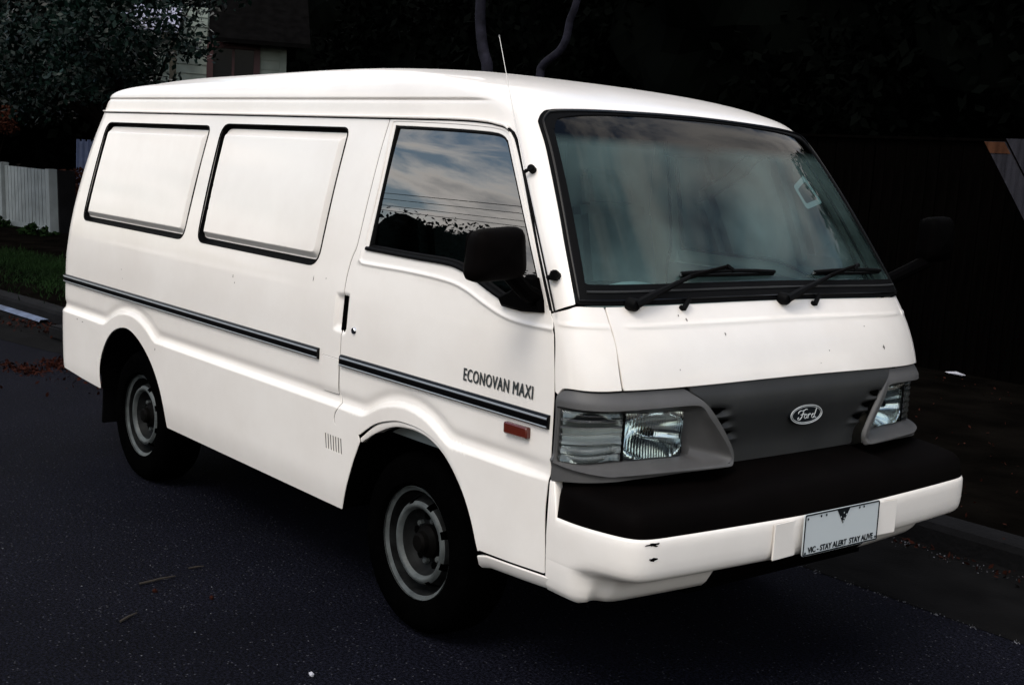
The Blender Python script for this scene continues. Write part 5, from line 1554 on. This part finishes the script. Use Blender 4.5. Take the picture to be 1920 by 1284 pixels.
for sgn, h_, C0 in ((-1, m1, (0.585, -0.925, 1.285)), (1, m2, (0.640, 1.07, 1.31))):
    mb = MB()
    mb.tube([(C0[0] - 0.01, C0[1], C0[2]), (0.585, sgn * 0.862, 1.225), (0.565, sgn * 0.805, 1.205)], [0.026, 0.024, 0.028], 10)
    tri = [(0.405, 1.188), (0.43, 1.164), (0.52, 1.160), (0.612, 1.168), (0.600, 1.20), (0.560, 1.262), (0.520, 1.268), (0.46, 1.215)]
    n = len(tri)
    o_ = [Vector((x, sgn * -sideY(x, z), z)) for x, z in tri]
    up_ = Vector((0, sgn, 0))
    ins = inset(tri, 0.008)
    i_ = [Vector((x, sgn * -sideY(x, z), z)) for x, z in ins]
    mb.add([p - up_ * 0.012 for p in o_] + [p + up_ * 0.012 for p in o_] + [p + up_ * 0.022 for p in i_], [(i, (i + 1) % n, n + (i + 1) % n, n + i) for i in range(n)] + [(n + i, n + (i + 1) % n, 2 * n + (i + 1) % n, 2 * n + i) for i in range(n)] + [tuple(range(2 * n, 3 * n))])
    mb.build('mirror_foot', 'mirror_black', h_)

# ---------------------------------------------------------------- wheels
def make_wheel(x, sgn, zc=0.310, dy=0.0):
    yo = sgn * (0.782 + dy)                      # plane of the rim lip
    c = (x, yo, zc)
    # steel disc with hand holes: radius, inward offset
    rim = MB()
    prof = [(0.1905, 0.000), (0.1925, 0.006), (0.1850, 0.010), (0.1770, 0.014), (0.1735, 0.046), (0.1660, 0.066), (0.1560, 0.060), (0.1480, 0.040), (0.1400, 0.020), (0.1330, 0.0125), (0.1260, 0.0100), (0.1190, 0.0130), (0.1120, 0.026), (0.1040, 0.046), (0.0930, 0.062), (0.0760, 0.067), (0.0580, 0.066), (0.0520, 0.058)]
    def skip(i, j):
        a = (j / 96.0 * 8) % 1.0
        if 6 <= i <= 8 and 0.36 < a < 0.64: return True
        return False
    rim.lathe(prof[:4], c, 'y', 96, -sgn); 
    r2 = MB(); r2.lathe(prof[8:13], c, 'y', 96, -sgn, lambda i, j: skip(i + 8, j))
    w = r2.build('wheel', 'rim_steel', van, angle=50)
    rim.build('rim_lip', 'rim_steel', w, angle=50)
    r3 = MB(); r3.lathe(prof[3:9], c, 'y', 96, -sgn, lambda i, j: skip(i + 3, j)); r3.build('rim_barrel', 'steel_shade', w, angle=50)
    r4 = MB(); r4.lathe(prof[12:], c, 'y', 96, -sgn); r4.build('wheel_centre', 'steel_shade', w, angle=50)
    ty = MB()
    ty.lathe([(0.1880, 0.012), (0.1960, 0.000), (0.2060, -0.012), (0.2350, -0.0165), (0.2680, -0.013), (0.2880, -0.004), (0.3000, 0.010), (0.3065, 0.026), (0.3095, 0.050), (0.3095, 0.130), (0.3065, 0.150), (0.2880, 0.178), (0.2350, 0.186), (0.1900, 0.178)], c, 'y', 72, -sgn)
    ty.build('tyre', 'tyre_rubber', w)
    # shoulder lugs
    hb = MB()
    hb.lathe([(0.0, 0.006), (0.026, 0.007), (0.034, 0.014), (0.037, 0.030), (0.048, 0.036), (0.056, 0.046), (0.057, 0.070)], c, 'y', 32, -sgn)
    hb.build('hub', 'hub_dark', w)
    for k in range(6):
        a = 2 * PI * (k + 0.3) / 6; q = (x + 0.074 * math.cos(a), yo - sgn * 0.052, zc + 0.074 * math.sin(a))
        nu_ = MB(); nu_.lathe([(0.0, -0.004), (0.0085, -0.003), (0.0105, 0.001), (0.0112, 0.018)], q, 'y', 6, -sgn); nu_.build('wheel_nut', 'rim_steel', w, angle=20)
    for k in range(6):
        a = 2 * PI * (k + 0.8) / 6; q = (x + 0.085 * math.cos(a), yo - sgn * 0.0600, zc + 0.085 * math.sin(a))
        d_ = MB(); d_.lathe([(0.0, 0.0), (0.0125, 0.0), (0.0135, 0.004)], q, 'y', 14, -sgn); d_.build('disc_hole', 'matte_black', w, angle=20)
    dr = MB(); dr.lathe([(0.0, 0.082), (0.155, 0.082), (0.160, 0.075), (0.160, 0.15)], c, 'y', 40, -sgn); dr.build('brake_drum', 'matte_black', w)
for sgn in (-1, 1):
    make_wheel(0.0, sgn); make_wheel(-2.257, sgn, 0.305, -0.004)
for sgn in (-1, 1):
    mb = MB(); mb.box((-2.655, sgn * 0.70, 0.285), (0.012, 0.215, 0.185), Matrix.Rotation(0.06, 3, 'Y')); mb.build('mud_flap', 'black_rubber', van, bevel=0.004)
    mb = MB(); mb.box((-2.66, sgn * 0.70, 0.40), (0.03, 0.21, 0.07)); mb.build('flap_bracket', 'matte_black', van)

# ---------------------------------------------------------------- chassis
mb = MB(); mb.box((-1.13, 0, 0.385), (4.05, 0.86, 0.07)); mb.box((-1.12, 0, 0.345), (1.42, 1.54, 0.030)); mb.box((-2.88, 0, 0.42), (0.5, 1.50, 0.03)); mb.box((0.53, 0, 0.43), (0.28, 1.44, 0.05))
mb.build('floor_pan', 'matte_black', van)
for x_ in (0.0, -2.257):
    mb = MB(); mb.tube([(x_, -0.66, 0.30), (x_, 0.66, 0.30)], 0.045, 12); mb.build('axle', 'matte_black', van)
mb = MB(); mb.box((-1.1, -0.3, 0.27), (1.6, 0.10, 0.10)); mb.box((-1.1, 0.3, 0.27), (1.6, 0.10, 0.10)); mb.build('chassis_rail', 'matte_black', van)
mb = MB(); mb.box((0.72, 0, 0.44), (0.05, 1.30, 0.12)); mb.build('front_crossmember', 'matte_black', van)

# ---------------------------------------------------------------- tail of the van
def RSf(y, z):
    zz, hw, xf, af, nf, xr, ar, nr = ring(z)
    return (xr + ar - ar * (1 - min(abs(y) / hw, 0.9999) ** nr) ** (1 / nr), y, z)
def tail_y(z):
    zz, hw, xf, af, nf, xr, ar, nr = ring(z)
    q = (ar - 0.012) / ar; return hw * (1 - q ** nr) ** (1 / nr) - 0.003
tl = [(-tail_y(z), z) for z in np.linspace(0.42, 1.708, 50)] + [(tail_y(z), z) for z in np.linspace(1.708, 0.42, 50)]
tl = tl[:50] + dens([(-tail_y(1.708), 1.708), (tail_y(1.708), 1.708)], 0.03, False)[1:-1] + tl[50:] + dens([(tail_y(0.42), 0.42), (-tail_y(0.42), 0.42)], 0.03, False)[1:-1]
RW = rounded([(-0.33, 1.60), (0.33, 1.60), (0.37, 1.20), (-0.37, 1.20)], 0.05)
tp = panel(tl, RSf, 0.03, 0.03, holes=[RW], flange=0.014)
tg = tp.build('tailgate', 'white_paint', van)
panel(dens(inset(RW, -0.004), 0.04), lambda y, z: (RSf(y, z)[0] + 0.006, y, z), 0.06, 0.06).build('tailgate_glass', 'side_glass', tg)
mb = MB()
prb = [(0.0, 0.530), (0.030, 0.535), (0.058, 0.520), (0.064, 0.46), (0.055, 0.415), (0.0, 0.405)]
rl = [Vector(bodyP(p, 0.47)) for p in np.linspace(0.90, 0.0, 34)]; rl = rl + [Vector((v.x, -v.y, v.z)) for v in reversed(rl[:-1])]
vs_, fs = [], []
for i, p in enumerate(rl):
    t_ = (rl[min(i + 1, len(rl) - 1)] - rl[max(i - 1, 0)]).normalized(); nn_ = Vector((-t_.y, t_.x, 0))
    if nn_.x > 0 and abs(p.y) < 0.7: nn_ = -nn_
    if nn_.dot(p - Vector((-2.2, 0, 0.47))) < 0: nn_ = -nn_
    ko = 0.22 + 0.78 * sstep(0.80, 0.45, abs(p.y))           # thin return round the corner
    for o_, z_ in prb: vs_.append((p.x + nn_.x * (o_ * ko + 0.003), p.y + nn_.y * (o_ * ko + 0.003), z_))
for i in range(len(rl) - 1):
    for j in range(5): fs.append((i * 6 + j, (i + 1) * 6 + j, (i + 1) * 6 + j + 1, i * 6 + j + 1))
fs.append(tuple(range(6))); fs.append(tuple(range(len(vs_) - 6, len(vs_))))
mb.add(vs_, fs); mb.build('rear_bumper', 'black_gloss', van)
for sgn in (-1, 1):
    mb = MB(); vs_ = []; fs = []
    for z_ in np.linspace(0.72, 1.02, 8):
        for y_ in np.linspace(0.56, 0.72, 5):
            q = RSf(sgn * y_, z_); vs_.append((q[0] - 0.012, q[1], q[2]))
    for j in range(7):
        for i in range(4): fs.append((j * 5 + i, j * 5 + i + 1, (j + 1) * 5 + i + 1, (j + 1) * 5 + i))
    mb.add(vs_, fs); mb.build('tail_lamp', 'red_lens', van)

# ---------------------------------------------------------------- cab interior
mb = MB()
prof = [(0.44, 0.86), (0.415, 1.02), (0.42, 1.13), (0.45, 1.185), (0.52, 1.205), (0.60, 1.200), (0.70, 1.185), (0.72, 1.10)]
vs_, fs = [], []
for i, y_ in enumerate(np.linspace(-0.70, 0.70, 29)):
    for x_, z_ in prof:
        hump = 0.035 * math.exp(-((y_ + 0.36) / 0.17) ** 2) if z_ > 1.1 and x_ < 0.6 else 0
        vs_.append((x_ - (0.02 if hump > 0.01 else 0), y_, z_ + hump))
m = len(prof)
for i in range(28):
    for j in range(m - 1): fs.append((i * m + j, (i + 1) * m + j, (i + 1) * m + j + 1, i * m + j + 1))
mb.add(vs_, fs); mb.build('dashboard', 'dash_vinyl', van)
sw = MB(); cS = Vector((0.22, -0.37, 1.14)); ax = Vector((-0.40, 0, 0.92)).normalized(); e1 = Vector((0, 1, 0)); e2 = ax.cross(e1)
sw.tube([cS + (e1 * math.cos(a) + e2 * math.sin(a)) * 0.195 for a in np.linspace(0, 2 * PI, 37)], 0.014, 8, caps=False)
for a in (0.0, 2.2, 4.1): sw.tube([cS - ax * 0.02, cS + (e1 * math.cos(a) + e2 * math.sin(a)) * 0.19], 0.013, 6)
sw.tube([cS, cS - ax * 0.30], [0.05, 0.03], 10); sw.build('steering_wheel', 'black_rubber', van)
for y_ in (-0.37, 0.0, 0.38):
    w_ = 0.46 if y_ else 0.26
    st = MB(); st.box((-0.12, y_, 0.90), (0.50, w_, 0.16)); so = st.build('seat', 'seat_cloth', van, bevel=0.04)
    bk = MB(); bk.box((-0.34, y_, 1.18), (0.12, w_ * 0.94, 0.52), Matrix.Rotation(-0.22, 3, 'Y')); bk.build('backrest', 'seat_cloth', so, bevel=0.04)
    if y_:
        hr = MB(); hr.box((-0.42, y_, 1.50), (0.07, 0.26, 0.16), Matrix.Rotation(-0.22, 3, 'Y')); hr.build('headrest', 'seat_cloth', so, bevel=0.025)
mb = MB(); mb.box((-0.47, 0, 1.07), (0.02, 1.36, 1.30)); mb.build('bulkhead', 'cab_trim', van)
mb = MB(); mb.tube([(-0.44, 0.16, 0.9), (-0.45, 0.15, 1.70)], 0.022, 8); mb.tube([(-0.44, 0.18, 0.9), (-0.452, 0.17, 1.70)], 0.006, 6); mb.build('bulkhead_post', 'dash_vinyl', van)
mb = MB(); mb.box((-0.05, 0, 1.715), (0.80, 1.20, 0.012)); mb.build('headlining', 'cab_trim', van)
for y_ in (-0.36, 0.38):
    mb = MB(); mb.box((0.27, y_, 1.685), (0.14, 0.40, 0.018), Matrix.Rotation(0.25, 3, 'Y')); mb.build('sun_visor', 'cab_trim', van, bevel=0.006)
mb = MB(); mb.box((0.335, 0.02, 1.665), (0.02, 0.20, 0.055)); mb.tube([(0.345, 0.02, 1.68), (0.36, 0.02, 1.735)], 0.006, 6); mb.build('rear_view_mirror', 'black_gloss', van, bevel=0.004)
for sgn in (-1, 1):
    mb = MB(); mb.box((0.10, sgn * 0.755, 0.93), (0.98, 0.02, 0.56)); mb.build('door_lining', 'cab_trim', van)
# faded label stuck inside the passenger side of the windscreen
LBL = [(0.371, 1.566), (0.467, 1.606), (0.502, 1.514), (0.386, 1.490)]
o_, i_ = rounded(LBL, 0.012, 3), rounded(inset(LBL, 0.016), 0.008, 3); n = len(o_)
mb = MB(); mb.add([onF(a, b, -0.004) for a, b in o_] + [onF(a, b, -0.004) for a, b in i_], [(k, (k + 1) % n, n + (k + 1) % n, n + k) for k in range(n)])
mb.build('windscreen_label', 'dash_vinyl', wsh, smooth=False)

# ================================================================== small litter on the ground
dr_ = random.Random(77)
def flat_bits(name, spots, n, spread, size, m, label, cat, seed, z=0.0, aspect=(1, 1)):
    """scatter of curled dead leaves / grit that nobody could count"""
    def samp(R, n_):
        k = R.integers(0, len(spots), n_); S_ = np.array(spots)
        P = np.zeros((n_, 3)); P[:, 0] = S_[k, 0] + R.normal(0, spread * aspect[0], n_); P[:, 1] = S_[k, 1] + R.normal(0, spread * aspect[1], n_)
        P[:, 2] = z + R.uniform(0.004, 0.03, n_) * (size / 0.06); return P
    o = link(name, leaves(n, samp, size, seed, 0.9), m); tag(o, label, cat, kind='stuff'); return o
flat_bits('fallen_leaves', [(-5.40, -0.36), (-5.25, -0.33), (-5.12, -0.30)], 300, 0.07, 0.030, 'litter_rust', 'trail of reddish dead leaves on the road at the left edge', 'leaves', 1, 0, (1.3, .8))
flat_bits('fallen_leaves', [(-5.45, 0.0), (-5.30, -0.04), (-5.2, 0.02), (-5.35, 0.1)], 640, 0.085, 0.032, 'litter_rust', 'heap of reddish dead leaves beside the rear bumper', 'leaves', 2)
flat_bits('fallen_leaves', [(-7.0, 0.52), (-6.7, 0.50), (-6.4, 0.55), (-7.4, 0.35)], 500, 0.16, 0.034, 'litter_rust', 'dark leaf litter piled against the kerb behind the van', 'leaves', 3, 0.0, (1.6, 0.6))
flat_bits('fallen_leaves', [(-4.6, -0.3), (-4.4, -0.1), (-4.8, -0.1)], 60, 0.14, 0.035, 'litter_rust', 'few loose dead leaves on the road behind the rear wheel', 'leaves', 4)
gut = [(x, 1.76 + dr_.uniform(-0.02, 0.02)) for x in np.arange(-1.0, 5.0, 0.12)]
flat_bits('gutter_grit', gut, 1100, 0.045, 0.012, 'pebble_pale', 'grit and leaf scraps along the kerb right of the van', 'grit', 5)
flat_bits('gutter_leaves', gut, 500, 0.06, 0.030, 'litter_rust', 'leaf scraps along the kerb right of the van', 'leaves', 6, 0.0)
jn = [(x, 1.035) for x in np.arange(-0.5, 4.0, 0.08)]
flat_bits('joint_grit', jn, 800, 0.014, 0.009, 'pebble_pale', 'line of fine grit where asphalt meets the gutter', 'grit', 7)
flat_bits('verge_litter', [(x, y) for x in np.arange(-4, 4, 0.5) for y in np.arange(2.0, 6.0, 0.5)], 700, 0.28, 0.022, 'litter_rust', 'scattered dead leaves on the verge right of the van', 'leaves', 8, 0.13)
# grass on the verge at the left
def blades(name, c, r, n, h, label, seed):
    R = np.random.default_rng(seed); V = np.zeros((n, 3, 3))
    P = np.stack([c[0] + R.normal(0, r[0], n), c[1] + R.normal(0, r[1], n), np.full(n, 0.115)], 1)
    a = R.uniform(0, 2 * PI, n); w = np.stack([np.cos(a), np.sin(a), 0 * a], 1) * 0.006
    V[:, 0] = P - w; V[:, 1] = P + w; V[:, 2] = P + np.stack([R.normal(0, 0.03, n), R.normal(0, 0.03, n), h * R.uniform(0.5, 1.2, n)], 1)
    me = bpy.data.meshes.new(name); me.from_pydata([tuple(v) for v in V.reshape(-1, 3)], [], [(3 * i, 3 * i + 1, 3 * i + 2) for i in range(n)])
    o = link(name, me, 'grass_green'); tag(o, label, 'grass', kind='stuff')
blades('grass', (-11.0, 1.75), (0.9, 0.20), 6000, 0.08, 'strip of green grass on the verge behind the van', 11)
blades('grass', (-9.2, 1.3), (1.2, 0.25), 2600, 0.06, 'thin dark grass on the verge beside the kerb', 12)
# bright edge of the kerb tray behind the van
mb = MB(); L = [(-9.6, 0.33), (-8.9, 0.405), (-8.37, 0.470), (-7.9, 0.508), (-7.36, 0.545)]
L = catmull(L, 0.15); vs_, fs = [], []
for x_, y_ in L: vs_ += [(x_, y_ - 0.045, 0.012), (x_, y_ - 0.035, 0.030), (x_, y_ + 0.035, 0.032), (x_, y_ + 0.045, 0.012)]
for i in range(len(L) - 1):
    for j in range(3): fs.append((i * 4 + j, (i + 1) * 4 + j, (i + 1) * 4 + j + 1, i * 4 + j + 1))
mb.add(vs_, fs); tag(mb.build('drain_edge', 'kerb_edge'), 'pale blue edging strip in the gutter at the left edge', 'edging')
mb = MB(); mb.box((-6.45, 0.40, 0.05), (0.30, 0.16, 0.10), Matrix.Rotation(0.1, 3, 'Z')); tag(mb.build('kerb_block', 'kerb_concrete', bevel=0.015), 'short pale concrete kerb block beside the rear bumper', 'block')

# twigs, scraps and pebbles on the road in front of the camera
def twig(name, pts, r, label, m='twig_brown'):
    b = pts[0]; mb = MB(); mb.tube([(p[0] - b[0], p[1] - b[1], p[2]) for p in pts], [r] * (len(pts) - 1) + [r * 0.5], 6)
    o = mb.build(name, m); o.location = (b[0], b[1], 0); tag(o, label, 'twig')
twig('twig', [(-0.868, -1.370, 0.006), (-0.868, -1.335, 0.008), (-0.875, -1.29, 0.009), (-0.884, -1.225, 0.006)], 0.004, 'bent dry twig lying on the asphalt left of the front wheel')
twig('twig', [(-0.553, -1.570, 0.006), (-0.575, -1.535, 0.008), (-0.600, -1.494, 0.006)], 0.0045, 'short thick twig on the asphalt below the bent one')
twig('twig', [(-0.945, -1.145, 0.005), (-0.94, -1.11, 0.007), (-0.94, -1.085, 0.005)], 0.003, 'thin twig on the asphalt below the sill')
def scrap(name, c, w, h, m, label, cat, seed):
    R = random.Random(seed); mb = MB(); n = 9; ring_ = []
    for k in range(n):
        a = 2 * PI * k / n; r_ = R.uniform(0.6, 1.1); ring_.append((w * math.cos(a) * r_, h * math.sin(a) * r_, R.uniform(0.002, 0.010)))
    lo = [(x_ * 0.85, y_ * 0.85, 0.0) for x_, y_, z_ in ring_]
    top = (0, 0, 0.012 + 0.2 * min(w, h))
    mb.add(ring_ + lo + [top], [(k, (k + 1) % n, n + (k + 1) % n, n + k) for k in range(n)] + [(k, (k + 1) % n, 2 * n) for k in range(n)])
    o = mb.build(name, m); o.location = c; tag(o, label, cat)
scrap('dead_leaf', (-0.775, -1.352, 0.001), 0.014, 0.009, 'litter_rust', 'tiny red-brown leaf beside the bent twig', 'leaf', 1)
scrap('dead_leaf', (-0.616, -1.212, 0.001), 0.013, 0.008, 'litter_rust', 'tiny rusty leaf on the asphalt between twig and front wheel', 'leaf', 2)
scrap('paper_scrap', (0.144, -1.250, 0.001), 0.014, 0.007, 'paper_white', 'small white scrap on the asphalt at the bottom edge', 'litter', 3)
scrap('paper_scrap', (-2.036, 5.85, 0.14), 0.11, 0.05, 'paper_white', 'crumpled white paper on the dark verge right of the bonnet', 'litter', 4)
gr = random.Random(9)
pebs = [(-0.256, -1.623), (-0.72, -1.16), (-0.35, -1.40), (0.02, -1.30), (-0.95, -1.55), (-0.48, -1.28), (0.30, -1.05), (0.22, -1.42), (-1.35, -1.35), (-1.5, -1.65), (-1.05, -1.25), (0.42, -1.15), (1.25, -0.70), (1.50, -0.45), (1.75, -0.30), (1.42, 0.1), (-0.1, -1.12), (-0.62, -1.45)]
for k, (x_, y_) in enumerate(pebs):
    mb = MB(); s_ = gr.uniform(0.0022, 0.0042)
    mb.lathe([(0.0, s_ * 1.1), (s_ * 0.7, s_ * 0.9), (s_, s_ * 0.3), (s_ * 0.8, -s_ * 0.2)], (0, 0, 0), 'z', 7); o = mb.build('pebble', 'pebble_pale'); o.location = (x_, y_, 0.002); o.scale = (1, gr.uniform(0.6, 1.4), 0.7); o.rotation_euler = (0, 0, gr.uniform(0, 6))
    tag(o, 'tiny pale pebble on the dark asphalt', 'pebble', 'pebbles on the road')

# scuffs and chips on the paint
HOODMARKS = [(-0.441, 1.163, 0.003, 0.007), (-0.466, 1.175, 0.003, 0.003), (-0.306, 1.121, 0.003, 0.006), (0.473, 1.050, 0.007, 0.008), (0.157, 1.055, 0.003, 0.003), (0.389, 1.119, 0.003, 0.002), (0.10, 1.02, 0.002, 0.002), (-0.52, 1.03, 0.002, 0.003)]
SIDEMARKS = [(-1.286, 1.068, 0.004, 0.010), (-1.267, 1.044, 0.003, 0.005), (-0.670, 1.127, 0.003, 0.014), (-0.584, 1.136, 0.003, 0.004), (-2.397, 0.981, 0.004, 0.003), (-2.379, 0.940, 0.004, 0.003), (-2.901, 0.679, 0.008, 0.003), (-2.83, 0.675, 0.012, 0.003), (-1.965, 0.668, 0.004, 0.012)]
def scuff(pts, w, h, seed):
    R = random.Random(seed); mb = MB(); n = 11
    mb.add([pts(w * math.cos(2 * PI * k / n) * R.uniform(0.35, 1.2), h * math.sin(2 * PI * k / n) * R.uniform(0.35, 1.2)) for k in range(n)], [tuple(range(n))])
    mb.build('scuff', 'scuff_dark', van, smooth=False)
for k, (y_, z_, w_, h_) in enumerate(HOODMARKS): scuff(lambda a, b: tuple(onF(y_ + a, z_ + b, 0.0009)), w_, h_, k)
for k, (x_, z_, w_, h_) in enumerate(SIDEMARKS): scuff(lambda a, b: tuple(onS(x_ + a, z_ + b, 0.0009)), w_, h_, 40 + k)
